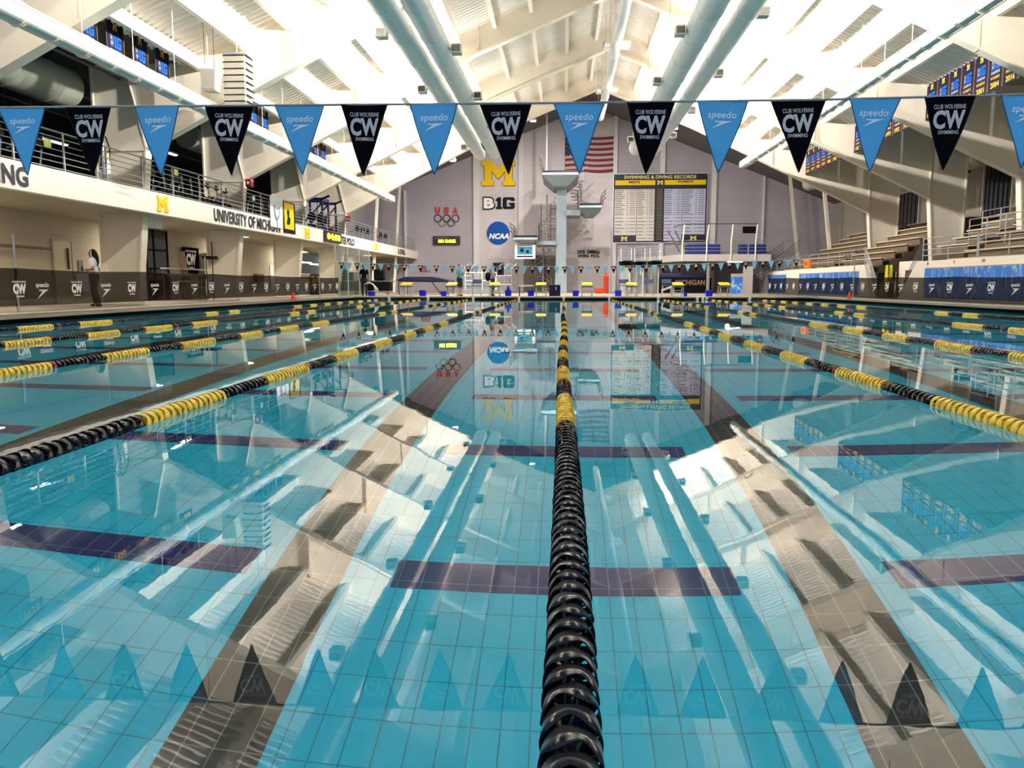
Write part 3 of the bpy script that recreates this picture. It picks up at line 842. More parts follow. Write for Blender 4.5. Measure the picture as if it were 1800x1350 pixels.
# ------------------------------------------------------------------ hanging championship banners
ONE = [(0, 0), (1, 0), (1, .18), (.8, .18), (.8, 1), (.35, 1), (0, .82), (0, .66), (.25, .7), (.25, .18), (0, .18)]
GEE = [(.12, 0), (.88, 0), (1, .12), (1, .53), (.5, .53), (.5, .36), (.66, .36), (.66, .22), (.34, .22), (.34, .78), (.66, .78), (.66, .68), (1, .68), (1, .88), (.88, 1), (.12, 1), (0, .88), (0, .12)]
def big_ten(mb0, mb1, u0, v0, u1, v1, z):
    """block letters B1G: outlined B then solid 1G"""
    w_ = u1 - u0
    mb0.text('B', u0, v0, u0 + w_ * .36, v1, z=z, depth=.002, bold=.08); mb1.prism(fit(ONE, u0 + w_ * .38, v0, u0 + w_ * .58, v1), z, z + .002); mb1.prism(fit(GEE, u0 + w_ * .62, v0, u1, v1), z, z + .002)
def banner(name, X, y, right, top, wd, ht, who, year, lab, grp):
    t = thing('championship_banner', lab, 'banner', (X, y, top), grp)
    M = panel((X, y, top), right)
    MB(M).box(-wd / 2, -ht, -.008, wd / 2, 0, .008).build('cloth', mat('banner_navy', '#1d1a30', .9, spec=.1), t)
    b = MB(M)
    for u in (-wd / 2, wd / 2 - .014): b.box(u, -ht, .008, u + .014, 0, .011)
    b.build('gold_trim', GOLD_TRIM, t)
    b = MB(M); b.prism(fit(M_POLY, -.10, -ht * .23, .10, -ht * .09), .009, .014); b.text(who, -.28, -ht * .76, .28, -ht * .69, z=.009, depth=.002, bold=.01)
    b.text(year, -.26, -ht * .95, .26, -ht * .82, z=.009, depth=.002, bold=.02)
    b.build('gold_lettering', BANNER_GOLD, t)
    b = MB(M); b1 = MB(M); big_ten(b1, b, -.27, -ht * .54, .27, -ht * .31, .009); b.build('blue_emblem', BTEN_BLUE, t); b2 = MB(M); b2.text('B', -.27, -ht * .54, -.08, -ht * .31, z=.012, depth=.002, bold=.02); b2.build('dark_letter', mat('emblem_navy', '#2a3154', .8), t)
    b1.text('CHAMPIONS', -.27, -ht * .64, .27, -ht * .57, z=.009, depth=.002, bold=.03); b1.build('white_lettering', mat('banner_white', '#8e93b4', .8), t)
bn = 0
yrs = [str(q) for q in (1911, 1927, 1931, 1932, 1933, 1934, 1935, 1936, 1937, 1938, 1939, 1940, 1941, 1943, 1944, 1945, 1946, 1948, 1957, 1958, 1959, 1960, 1961)]
for bi, (ya, yb) in enumerate(((11.3, 17.2), (18.8, 25.3), (26.6, 33.2), (34.5, 41.0))):
    y = ya + .3; i = 0
    while y < yb:
        banner('b', XL + .02, y, (0, 1, 0), 7.9 - .02, .86, 1.45, "MEN'S", yrs[bn % len(yrs)], "navy MEN'S champions banner at left, number %s in the %s bay" % (['one', 'two', 'three', 'four', 'five', 'six', 'seven'][i], ['nearest', 'second', 'third', 'fourth'][bi]), "men's champions banners along the left haunches")
        y += 1.27 if bi < 2 else 1.1; bn += 1; i += 1
        if i > 6: break
for bi, (ya, yr) in enumerate(((33.0, ['1995', '1996', '1997', '1998', '2001', '2004', '2016', '2017']), (40.8, ['1987', '1988', '1989', '1990', '1991', '1992', '1993', '1994']), (48.7, ['1976', '1977', '1978', '1979', '1980', '1981', '1982', '1983']))):
    for i, yy in enumerate(yr):
        banner('b', XR - .02, ya - i * .93, (0, -1, 0), 8.62, .88, 1.42, "WOMEN'S", yy, "navy WOMEN'S champions banner on the right reading %s" % yy, "women's champions banners along the right haunches")
for X, yl in ((XL, (9.9, 49.2)), (XR, (9.9, 49.2))):
    o = MB().box(X - .06, yl[0], (7.9 if X < 0 else 8.62), X + .06, yl[1], (8.05 if X < 0 else 8.75)).build('banner_rail', WHITE_STEEL)
    tag(o, 'long white steel edge beam carrying the %s champions banners' % ('left' if X < 0 else 'right'), 'beam')

# ------------------------------------------------------------------ speakers
p0 = (-9.75, 24.0, 6.1)
t = thing('line_array_speaker', 'tall stacked white line-array speaker column hanging at upper left', 'speaker', p0)
for i in range(8):
    z = 7.45 - i * .185
    b = MB(); b.prism([(-10.0, z - .17), (-9.42, z - .165), (-9.38, z - .01), (-10.04, z)], 23.75, 24.35, 'XZY'); b.build('speaker_box', mat('speaker_white', '#aaa498', .6), t, bevel=.015)
b = MB()
for i in range(9): z = 7.46 - i * .185; b.box(-9.37, 23.8, z - .02, -9.34, 24.3, z + .01); b.box(-10.03, 23.72, z - .015, -9.4, 23.75, z + .005)
b.build('rigging_links', BLACK, t)
b = MB(); b.box(-10.05, 23.8, 7.5, -9.35, 24.3, 7.56); b.tube([(-9.7, 24, 7.5), (-9.7, 24, 8.67)], .015, 5); b.tube([(-9.5, 24.2, 7.5), (-9.5, 24.2, 8.75)], .015, 5); b.build('hanging_frame', RAIL, t)
t = thing('loudspeaker', 'single boxy grey-fronted loudspeaker hanging left of the speaker column', 'speaker', (-10.3, 23.2, 6.4))
b = MB(); b.prism([(-10.45, 6.35), (-10.05, 6.33), (-10.0, 6.95), (-10.5, 6.98)], 23.2, 23.55, 'XZY'); b.build('cabinet', mat('speaker_white', '#e4dfd3'), t, bevel=.02)
MB().prism([(-10.43, 6.39), (-10.08, 6.37), (-10.04, 6.92), (-10.47, 6.94)], 23.17, 23.2, 'XZY').build('front_grille', mat('grille_grey', '#8f8b84', .7), t)
b = MB(); b.tube([(-10.4, 23.35, 6.97), (-10.4, 23.35, 8.39)], .008, 4); b.tube([(-10.12, 23.35, 6.95), (-10.12, 23.35, 8.5)], .008, 4); b.build('hanging_cables', INK, t)

# ------------------------------------------------------------------ back wall emblems and boards
def bw(px, py, d=0): return atY(px, py, YW - d)
def wallM(px, py, d): p = bw(px, py, d); return panel((p.x, YW - d, p.z), (1, 0, 0))
S = YW / FPX * 1.0
def size(dx): return (bw(900 + dx, 400).x - bw(900, 400).x)
def height(y0, y1): return bw(900, y0).z - bw(900, y1).z
a = bw(848, 327); c = bw(905, 283)
t = thing('block_letter_m', 'big yellow block letter M high on the back wall', 'letter', (a.x, YW - .3, a.z))
MB().prism(fit(M_POLY, a.x, a.z, c.x, c.z), YW - .3, YW - .13, 'XZY').build('letter_face', MAIZE, t)
MB().prism(fit(M_POLY, a.x + .05, a.z - .06, c.x + .05, c.z - .06), YW - .16, YW - .121, 'XZY').build('backing', mat('dark_gold', '#8c6a12', .6), t)
a = bw(850, 368); c = bw(905, 347)
t = thing('conference_emblem', 'B1G emblem, white outlined B and black 1G, under the yellow M', 'emblem', (a.x, YW - .2, a.z))
w_ = c.x - a.x; M = panel((a.x, YW - .14, a.z), (1, 0, 0)); h_ = c.z - a.z
MB(M).text('B', -.06, -.06, w_ * .39, h_ + .06, z=0, depth=.05, bold=.07).build('outline', INK, t)
MB(M).text('B', .03, .05, w_ * .345, h_ - .05, z=.05, depth=.02, bold=.05).build('white_letter', WHITE, t)
b = MB(M); b.prism(fit(ONE, w_ * .40, 0, w_ * .60, h_), 0, .05); b.prism(fit(GEE, w_ * .62, 0, w_, h_), 0, .05); b.build('black_letters', INK, t)
p = bw(876, 410); r = size(20)
t = thing('round_wall_emblem', 'round blue NCAA emblem on the back wall', 'emblem', (p.x, YW - .3, p.z))
MB().lathe((p.x, YW - .13, p.z), [(.001, -.07), (r, -.07), (r, 0)], 48, 'Y').build('blue_disc', BLUE_LOGO, t)
M = panel((p.x, YW - .21, p.z), (1, 0, 0))
MB(M).text('NCAA', -r * .82, -r * .52, r * .95, -.02, depth=.03, bold=.05, shear=.25).build('lettering', WHITE, t)
a = bw(765, 376); c = bw(805, 364)
t = thing('wall_letters', 'red USA letters on the back wall above the rings', 'lettering', (a.x, YW, a.z))
M = panel((a.x, YW, a.z), (1, 0, 0)); w_ = c.x - a.x; h_ = c.z - a.z
for i, ch in enumerate('USA'): MB(M).text(ch, w_ * (.0 + .385 * i), 0, w_ * (.23 + .385 * i), h_, depth=.08, bold=.07).build('letter', RED_LET, t)
t = thing('interlocked_rings', 'five thin interlocked rings under the red USA letters', 'emblem', (bw(785, 388).x, YW, bw(785, 388).z))
for (px, py), cc in (((770, 384), '#1d2f6b'), ((785.5, 384), '#141418'), ((801, 384), '#7c1a28'), ((777.7, 391.5), '#8a8240'), ((793.3, 391.5), '#2b5a40')):
    p = bw(px, py); M = panel((p.x, YW - .06, p.z), (1, 0, 0)); MB(M).ring((0, 0, 0), size(6.2), .045).build('ring', mat('ring_' + cc[1:], cc, .5), t)
a = bw(762, 431); c = bw(809, 415)
t = thing('scoreboard', 'dark wall clock board with bright yellow digits under the rings', 'scoreboard', (a.x, YW - .2, a.z))
MB().box(a.x, YW - .2, a.z, c.x, YW, c.z).build('case', mat('scoreboard_maroon', '#24121c', .4), t)
M = panel((a.x, YW - .2, a.z), (1, 0, 0)); w_ = c.x - a.x; h_ = c.z - a.z
b = MB(M); b.text('303', w_ * .19, h_ * .25, w_ * .40, h_ * .62, depth=.01, bold=.05); b.text('12:48:52', w_ * .45, h_ * .25, w_ * .84, h_ * .62, depth=.01, bold=.05); b.build('digits', mat('yellow_led', '#fff01e', .4, emit=3), t)
b = MB(M)
for i in range(6): b.box(w_ * (.06 + .09 * i), h_ * .74, 0, w_ * (.12 + .09 * i), h_ * .84, .006)
b.build('caption_marks', mat('caption_grey', '#8a6a74', .5), t)
for s_, px0, px1 in (('DICK  KIMBALL', 1015, 1055), ('DIVING  POOL', 1016, 1054)):
    py = (446, 439.5) if 'DICK' in s_ else (453, 447)
    a = bw(px0, py[0]); c = bw(px1, py[1]); M = panel((a.x, YW - .06, a.z), (1, 0, 0))
    o = MB(M).text(s_, 0, 0, c.x - a.x, c.z - a.z, depth=.03, bold=.06).build('wall_letters', INK)
    tag(o, 'black wall lettering line reading %s, right of the diving tower' % s_.replace('  ', ' '), 'lettering')

# records board
a = bw(1077.5, 426, .3); c = bw(1244, 305, .3); W_ = c.x - a.x; H_ = c.z - a.z
t = thing('records_board', 'large navy swimming and diving records board with yellow header bands', 'board', (a.x, YW - .3, a.z))
M = panel((a.x, YW - .30, a.z), (1, 0, 0))
MB(M).box(-.08, -.08, -.2, W_ + .08, H_ + .08, -.04).build('pale_frame', LIGHT_GREY, t)
MB(M).box(0, 0, -.05, W_, H_, 0).build('navy_board', mat('board_navy', '#0b0f2c', .5), t)
b = MB(M); b.box(W_ * .015, H_ * .84, 0, W_ * .445, H_ * .91, .01); b.box(W_ * .545, H_ * .84, 0, W_ * .985, H_ * .91, .01); b.build('yellow_band', MAIZE, t)
b = MB(M); b.box(W_ * .01, H_ * .105, 0, W_ * .245, H_ * .78, .01); b.box(W_ * .25, H_ * .02, 0, W_ * .44, H_ * .78, .01); b.build('mens_table', mat('table_cream', '#d6cdc3', .5), t)
b = MB(M); b.box(W_ * .545, H_ * .02, 0, W_ * .735, H_ * .78, .01); b.box(W_ * .74, H_ * .115, 0, W_ * .985, H_ * .78, .01); b.build('womens_table', mat('table_lilac', '#c2c2d6', .5), t)
b = MB(M); b.text('SWIMMING & DIVING RECORDS', W_ * .11, H_ * .93, W_ * .88, H_ * .98, depth=.02, bold=.03)
b.prism(fit(M_POLY, W_ * .465, H_ * .845, W_ * .53, H_ * .905), 0, .02); b.prism(fit(M_POLY, W_ * .085, H_ * .02, W_ * .155, H_ * .085), 0, .02); b.prism(fit(M_POLY, W_ * .83, H_ * .03, W_ * .9, H_ * .09), 0, .02)
b.build('gold_lettering', mat('board_gold', '#e8cf7a', .5), t)
b = MB(M); b.text("MEN'S", W_ * .16, H_ * .865, W_ * .28, H_ * .9, z=.01, depth=.01, bold=.05); b.text("WOMEN'S", W_ * .68, H_ * .87, W_ * .85, H_ * .902, z=.01, depth=.01, bold=.05)
for cx0, cx1, yb in ((.015, .24, .12), (.255, .435, .03), (.55, .73, .03), (.745, .98, .13)):
    v = .765; 
    while v > yb:
        wd = cx1 - cx0; q = R.uniform(.3, .5)
        b.box(W_ * cx0, H_ * (v - .008), .01, W_ * (cx0 + wd * q), H_ * v, .014); b.box(W_ * (cx0 + wd * .56), H_ * (v - .007), .01, W_ * (cx0 + wd * .64), H_ * v, .014); b.box(W_ * (cx0 + wd * .7), H_ * (v - .007), .01, W_ * (cx0 + wd * .97), H_ * v, .014)
        v -= .0272 if v > .42 else .05
b.build('printed_text', mat('small_print', '#2a2a48', .6), t)
b = MB(M); v = .775
while v > .03: b.box(W_ * .465, H_ * (v - .008), 0, W_ * .525, H_ * v, .012); v -= .027
b.build('event_column_print', mat('dim_gold', '#8a7a3e', .6), t)

# flag
a = bw(993, 303, .15); c = bw(1083, 240, .15); W_ = c.x - a.x; H_ = c.z - a.z
t = thing('national_flag', 'large striped American flag hanging on the back wall behind the diving tower', 'flag', (a.x, YW - .15, a.z))
def cloth(u0, v0, u1, v1, z, nx=16):
    v = []; f = []
    for i in range(nx + 1):
        u = u0 + (u1 - u0) * i / nx
        for vv in (v0, v1): v.append((u, vv - .25 * (u / W_) * (1 - vv / H_) * 0 + .06 * math.sin(u * 1.6), z + .05 * math.sin(u * 2.4)))
    for i in range(nx): f.append((2 * i, 2 * i + 2, 2 * i + 3, 2 * i + 1))
    return v, f
M = panel((a.x, YW - .2, a.z), (1, 0, 0))
b = MB(M); b1 = MB(M)
for i in range(13): (b if i % 2 == 0 else b1).add(*cloth(0, H_ * i / 13, W_, H_ * (i + 1) / 13, 0))
b.build('red_stripes', mat('flag_red', '#7e2530', .8), t); b1.build('white_stripes', mat('flag_white', '#b7a7a8', .8), t)
MB(M).add(*cloth(0, H_ * 6 / 13, W_ * .4, H_, .02, 8)).build('blue_canton', mat('flag_blue', '#1b2142', .8), t)
b = MB(M)
for r_ in range(9):
    for q in range(6 if r_ % 2 == 0 else 5):
        u = W_ * .4 * (q + (.5 if r_ % 2 == 0 else 1)) / 6; v = H_ * (6 / 13 + (7 / 13) * (r_ + .6) / 9.2)
        pts_ = [(u + (.07 if k % 2 == 0 else .028) * math.sin(k * math.pi / 5), v + .06 * math.sin(u * 1.6) + (.07 if k % 2 == 0 else .028) * math.cos(k * math.pi / 5)) for k in range(10)]
        b.prism(pts_, .085, .09)
b.build('stars', mat('flag_white', '#b7a7a8'), t)

# ------------------------------------------------------------------ diving tower
YT = 64.5
def tw(px, py, y=YT): return atY(px, py, y)
xa, xb = tw(978, 400).x, tw(995.5, 400).x
t = thing('diving_tower', 'tall pale grey diving tower with three platforms in front of the back wall', 'diving tower', ((xa + xb) / 2, YT + 1, DZ))
zt = tw(978, 306).z
MB().prism([(xa - .12, DZ), (xb + .08, DZ), (xb, 3), (xb, zt - .5), (xa, zt - .5), (xa, 3)], YT, YT + 1.6, 'XZY').build('shaft', TOWER, t)
def platform(pl, pr, py, y0, y1, drop, lab, conn=None, side=1):
    xl, xr, z = tw(pl, py, y0).x, tw(pr, py, y0).x, tw(pl, py, y0).z
    b = MB(); b.box(xl, y0, z - .16, xr, y1, z)
    m_ = (xl + xr) / 2
    v = [(xl, y0 + .1, z - .16), (xr, y0 + .1, z - .16), (xr, y1, z - .16), (xl, y1, z - .16), (xl + (xr - xl) * .3, y0 + 1.3, z - drop), (xl + (xr - xl) * .7, y0 + 1.3, z - drop), (xl + (xr - xl) * .7, y1, z - drop), (xl + (xr - xl) * .3, y1, z - drop)]
    b.add(v, [(0, 1, 5, 4), (1, 2, 6, 5), (3, 0, 4, 7), (4, 5, 6, 7), (2, 3, 7, 6)])
    if conn: b.box(conn[0], y0 + 1.5, z - drop, conn[1], y1, z - .2)
    o = b.build('platform', TOWER, t); o['label'] = lab
    MB().box(xl + .06, y0 + .05, z, xr - .06, y1, z + .17).build('rubber_mat', TOWER_MAT, o).matrix_parent_inverse = Matrix.Identity(4)
    b = MB()
    for x, s_ in ((xl, -1), (xr, 1)):
        for zz in (.35, .65, .95): b.tube([(x + s_ * .25, y0 - .9 + .3 * 0, z + zz + .15), (x + s_ * .04, y0 + .5, z + zz), (x + s_ * .04, y1, z + zz)], .028, 6)
        for yy, e in ((y0 - .5, .15), (y0 + .9, 0), (y0 + 2.3, 0), (y1, 0)): b.tube([(x + s_ * .03, max(yy, y0), z - .1), (x + s_ * (.04 + e), yy, z + .95 + e)], .028, 6)
    b.build('guard_rail', mat('tower_rail', '#6a5f58', .5, metal=.3), o)
    for ch in o.children: ch.matrix_parent_inverse = Matrix.Identity(4)
platform(953, 1017.5, 303.5, YT - 3.2, YT + 2.8, .85, 'ten metre platform')
platform(1018, 1058.5, 361, YT - 2.0, YT + 2.6, .62, 'seven and a half metre platform at right', conn=(xb, tw(1020, 400).x))
platform(902, 945, 417.5, YT - 2.0, YT + 2.6, .5, 'five metre platform at left', conn=(tw(943, 400).x, xa))
# spiral stair: a central pole, treads and a winding rail, one flight each side
def spiral(px, z0, z1, y, r, turns):
    x = tw(px, 400, y).x; n_ = int((z1 - z0) / .24); b = MB()
    for i in range(n_):
        a0 = turns * 2 * math.pi * i / n_; z = z0 + (z1 - z0) * i / n_
        p = [(x, y, z)] + [(x + r * math.cos(a0 + q * .4), y + r * math.sin(a0 + q * .4), z) for q in (0, .5, 1)]
        v = p + [(q[0], q[1], q[2] + .05) for q in p]; b.add(v, [(3, 2, 1, 0), (4, 5, 6, 7), (0, 1, 5, 4), (1, 2, 6, 5), (2, 3, 7, 6), (3, 0, 4, 7)])
    b.build('stair_treads', mat('tread_grey', '#b4acab', .6), t)
    b = MB().tube([(x, y, z0), (x, y, z1 + 1)], .06, 8)
    for h in (.5, .95): b.tube([(x + r * math.cos(turns * 2 * math.pi * i / 60), y + r * math.sin(turns * 2 * math.pi * i / 60), z0 + h + (z1 - z0) * i / 60) for i in range(61)], .022, 5)
    for i in range(0, n_, 2):
        a0 = turns * 2 * math.pi * i / n_; z = z0 + (z1 - z0) * i / n_; b.tube([(x + r * math.cos(a0), y + r * math.sin(a0), z), (x + r * math.cos(a0), y + r * math.sin(a0), z + .95)], .014, 4)
    b.build('stair_rail', mat('pale_rail', '#c9bfc0', .5), t)
spiral(1018, 6.8, 9.5, YT + 3.4, .75, .9)
spiral(961, 4.3, 7.2, YT + 3.4, .72, 1.1)
spiral(955, .2, 4.4, YT + 3.4, .72, 1.5)
b = MB(); x5 = tw(968, 400, YT + 2.6).x
for px in (968, 951.5): 
    x = tw(px, 400, YT + 2.6).x; b.tube([(x, YT + 2.6, 4.4), (x, YT + 2.6, 7.4)], .035, 6)
for z in (5.4, 6.2, 7.0): b.tube([(x5, YT + 2.6, z), (xa, YT + 2.6, z)], .03, 6)
b.build('support_posts', mat('tower_rail', '#6a5f58'), t)
MB().tube([(tw(960, 200).x, YT + 2.6, 9.7), (tw(960, 200).x, YT + 2.6, 16)], .08, 8).build('hanging_pole', WHITE, t)
p = tw(936, 455, YT - 1.0); q = tw(905, 430, YT - 1.0)
t2 = thing('hanging_poster', 'white poster with dark teal picture hanging under the left platform', 'poster', (q.x, YT - 1.0, p.z))
xr_ = tw(941, 440, YT - 1).x
MB().box(q.x, YT - 1.02, p.z, xr_, YT - 1.0, q.z).build('sheet', WHITE, t2)
M = panel((q.x, YT - 1.02, p.z), (1, 0, 0)); W_ = xr_ - q.x; H_ = q.z - p.z
b = MB(M); b.box(W_ * .12, H_ * .3, 0, W_ * .86, H_ * .84, .006); b.build('teal_picture', TEAL, t2)
b = MB(M)
for u, v, r_ in ((.35, .6, .16), (.62, .5, .13)): b.lathe((W_ * u, H_ * v, .006), [(r_, 0), (r_ * .8, .006), (.001, .006)], 12)
b.box(W_ * .1, H_ * .12, 0, W_ * .88, H_ * .22, .006); b.box(W_ * .1, H_ * .9, 0, W_ * .86, H_ * .95, .006)
b.build('dark_print', NAVY, t2)

# springboards right of the tower
for k, (px, py) in enumerate(((1101, 459), (1125, 460), (1152, 459))):
    p = atY(px, py, 58); t = thing('springboard_stand', 'dark springboard on a stand, %s of three right of the diving tower' % ['left', 'middle', 'right'][k], 'diving board', (p.x, 58, DZ), 'springboards right of the tower')
    MB().box(p.x - .28, 56.2, p.z, p.x + .28, 60.5, p.z + .06).build('board', mat('board_top', '#6b7f85', .5), t)
    b = MB(); b.prism([(p.x - .5, p.z - .02), (p.x + .5, p.z + .1), (p.x + .42, p.z - .4), (p.x - .4, p.z - .36)], 58, 58.9, 'XZY'); b.build('fulcrum_box', BLACK, t)
    b = MB(); b.box(p.x - .3, 58.2, DZ, p.x - .2, 58.5, p.z - .3); b.box(p.x + .2, 58.2, DZ, p.x + .3, 58.5, p.z - .3); b.box(p.x - .3, 59.8, DZ, p.x + .3, 60.2, p.z); b.build('stand_legs', LIGHT_GREY, t)
    b = MB()
    for s_ in (-1, 1): b.tube([(p.x + s_ * .36, 60.4, DZ), (p.x + s_ * .36, 60.4, p.z + .9), (p.x + s_ * .36, 58.3, p.z + .9), (p.x + s_ * .36, 58.0, p.z)], .024, 6)
    b.build('hand_rail', RAIL, t)

# ------------------------------------------------------------------ starting blocks and bins
BY = 43.6
def block(k, px):
    x = atY(px, 500, BY).x
    t = thing('starting_block', 'yellow-topped starting block at the far end, %s' % ['leftmost of eight', 'second from the left', 'third from the left, before the backpack carrier', 'fourth, just left of the navy chest', 'fifth, just right of the middle rope', 'sixth, below the records board', 'seventh, in front of the MICHIGAN trailer', 'rightmost of eight'][k], 'starting block', (x, BY, DZ), 'starting blocks')
    z = atY(px, 497.5, BY).z
    b = MB(); b.add([(x - .29, BY - .3, z - .13), (x + .29, BY - .3, z - .13), (x + .29, BY + .42, z - .02), (x - .29, BY + .42, z - .02), (x - .27, BY - .28, z - .09), (x + .27, BY - .28, z - .09), (x + .27, BY + .42, z + .04), (x - .27, BY + .42, z + .04)], [(0, 3, 2, 1), (4, 5, 6, 7), (0, 1, 5, 4), (1, 2, 6, 5), (2, 3, 7, 6), (3, 0, 4, 7)])
    b.build('top_plate', MAIZE, t)
    b = MB(); b.box(x - .3, BY - .26, z - .23, x + .3, BY + .4, z - .16); b.box(x - .16, BY - .29, z - .215, x + .16, BY - .26, z - .165); b.build('under_frame', BLUE_GREY, t)
    b = MB()
    for sx in (-1, 1):
        MB().tube([(x + sx * .25, BY - .2, z - .2), (x + sx * .27, BY - .25, DZ)], .025, 6).build('leg', LIGHT_GREY, t); MB().tube([(x + sx * .25, BY + .35, z - .2), (x + sx * .27, BY + .6, DZ)], .025, 6).build('leg', LIGHT_GREY, t)
    for zz in (.3, .42): b.tube([(x - .26, BY + .4, DZ + zz - .1), (x + .26, BY + .4, DZ + zz - .1)], .02, 6)
    b.box(x - .3, BY + .3, DZ + .2, x + .3, BY + .5, DZ + .23)
    b.build('step_brace', LIGHT_GREY, t)
    MB().box(x - .38, BY - .42, DZ, x + .38, BY + .3, DZ + .02).build('base_plate', mat('base_plate', '#cfc9bb', .5), t)
for k, px in enumerate((714, 794, 869.5, 951, 1032, 1110.5, 1192, 1274)): block(k, px)
for k, (px, s_, lab) in enumerate(((743.5, 1, 'leftmost, beside the first starting block'), (780.5, .85, 'left of the person in the teal shirt'), (893.5, 1, 'with a pointed float sticking out'), (933.5, 1, 'left of the navy chest'), (1012, .95, 'just right of the middle rope'), (1086.5, 1, 'left of the sixth starting block'), (1204, .6, 'small one right of the seventh starting block'), (1246, 1, 'rightmost, by the balcony post'))):
    x = atY(px, 515, 43.5).x; h = .34 * s_; w_ = .17 * s_ + .01
    t = thing('plastic_bin', 'bright blue plastic bin at the far end, %s' % lab, 'bin', (x, 43.5, DZ), 'blue bins along the far deck')
    b = MB(); y = 43.45
    b.add([(x - w_ * .85, y - w_ * .7, DZ), (x + w_ * .85, y - w_ * .7, DZ), (x + w_ * .85, y + w_ * .7, DZ), (x - w_ * .85, y + w_ * .7, DZ), (x - w_, y - w_ * .85, DZ + h), (x + w_, y - w_ * .85, DZ + h), (x + w_, y + w_ * .85, DZ + h), (x - w_, y + w_ * .85, DZ + h)], [(0, 3, 2, 1), (0, 1, 5, 4), (1, 2, 6, 5), (2, 3, 7, 6), (3, 0, 4, 7), (4, 5, 6, 7)])
    b.build('tub', BLUE_BIN, t)
    b = MB(); b.box(x - w_ - .015, y - w_ * .85 - .015, DZ + h - .03, x + w_ + .015, y + w_ * .85 + .015, DZ + h); b.build('rim', mat('bin_rim', '#2a3ae0', .4), t)
    if k == 2: MB().prism([(x - .1, DZ + h), (x + .1, DZ + h), (x + .02, DZ + h + .24), (x - .02, DZ + h + .24)], y - .03, y + .03, 'XZY').build('pointed_float', BLUE_BIN, t)

def gp(px, py, Y=None): return atY(px, py, Y)
# navy chest, white bench, orange equipment and other things on the far deck
x0, x1 = atY(965.5, 510, 45).x, atY(985, 510, 45).x
t = thing('equipment_chest', 'tall navy equipment chest standing left of the diving tower foot', 'chest', (x0, 45, DZ))
MB().box(x0, 44.6, DZ, x1, 45.4, atY(970, 502, 45).z).build('body', NAVY, t, bevel=.02); MB().box(x0 - .02, 44.58, atY(970, 502, 45).z, x1 + .02, 45.42, atY(970, 500.5, 45).z).build('lid', mat('chest_lid', '#232a52', .5), t, bevel=.01); MB().box(x0 + .36, 44.56, .5, x0 + .40, 44.6, .66).build('latch', WHITE, t)
x0, x1 = atY(911, 510, 45).x, atY(938, 510, 45).x; z = atY(911, 501, 45).z
t = thing('deck_table', 'white topped table behind the blue bins left of the navy chest', 'table', (x0, 45, DZ))
MB().box(x0, 44.6, z - .08, x1, 45.3, z).build('table_top', WHITE, t)
for x in (x0 + .05, x1 - .09):
    for y in (44.65, 45.2): MB().box(x, y, DZ, x + .04, y + .04, z - .08).build('leg', RISER, t)
p = atY(1066, 512, 60); zt = atY(1066, 484, 60).z; x0, x1 = atY(1061, 500, 60).x, atY(1069.5, 500, 60).x
t = thing('rescue_stand', 'tall orange rescue equipment case on the far deck below the lettering', 'case', (x0, 60, DZ))
MB().box(x0, 59.8, DZ, x1, 60.3, zt).build('case_body', ORANGE, t, bevel=.04); 
b = MB()
for i in range(5): b.box(x0 + .05, 59.77, .4 + i * .28, x1 - .05, 59.8, .5 + i * .28)
b.build('moulded_ribs', mat('dark_orange', '#a8340f', .5), t)
x0, x1 = atY(1045.5, 510, 59).x, atY(1060, 510, 59).x
t = thing('rescue_bag', 'low orange bag beside the tall orange case', 'bag', (x0, 59, DZ))
MB().box(x0, 58.8, DZ, x1, 59.4, DZ + .42).build('bag_body', ORANGE, t, bevel=.08); MB().tube([(x0 + .15, 59.1, DZ + .4), (x0 + .15, 59.1, DZ + .9), (x0 + .32, 59.1, DZ + .9), (x0 + .32, 59.1, DZ + .4)], .015, 5).build('handle', RAIL, t)

def chair(px, lab, Y=47, col_=None):
    x = atY(px, 505, Y).x; t = thing('deck_chair', lab, 'chair', (x, Y, DZ), 'blue deck chairs on the far side')
    MB().box(x - .28, Y - .25, .72, x + .28, Y + .25, .77).build('seat', BLUE_GREY, t, bevel=.01); MB().box(x - .28, Y + .25, .85, x + .28, Y + .29, 1.1).build('backrest', BLUE_GREY, t, bevel=.01)
    for a in (-1, 1):
        for c in (-1, 1): MB().tube([(x + a * .25, Y + c * .22, DZ), (x + a * .24, Y + c * .2, .74)], .018, 6).build('leg', LIGHT_GREY, t)
for px, lab in ((838, 'folding blue-grey deck chair between two starting blocks, left of the tower'), (1141, 'blue-grey deck chair right of the sixth starting block'), (1097, 'blue-grey deck chair partly behind the sixth starting block'), (1172, 'blue-grey deck chair left of the seventh starting block')): chair(px, lab)

# big navy trampoline on a frame, left side
xL, xR = atY(703, 490, 52).x, atY(792, 490, 52).x; z = atY(750, 489, 52).z
t = thing('trampoline', 'long navy padded trampoline on dark legs at the far left deck', 'trampoline', (xL, 52, DZ))
MB().prism([(xL, z - .1), (xL + .5, z + .08), (xR - 1.1, z + .08), (xR, z - .14), (xR, z - .2), (xL, z - .18)], 51, 54, 'XZY').build('navy_pad', mat('navy_vinyl', '#141a4c', .45), t)
b = MB()
for x in (xL + .1, xR - .1):
    for y in (51.1, 53.9): MB().tube([(x, y, z - .15), (x - .0, y, DZ)], .035, 6).build('leg', mat('tramp_frame', '#2a2a38', .5), t)
b.tube([(xR - 1.2, 51.1, z - .1), (xR - .8, 51.1, z - .6), (xR - .5, 51.1, DZ)], .035, 6); b.tube([(xL, 51.1, z - .2), (xR, 51.1, z - .24)], .04, 6)
b.build('frame_rail', mat('tramp_frame', '#2a2a38', .5), t)
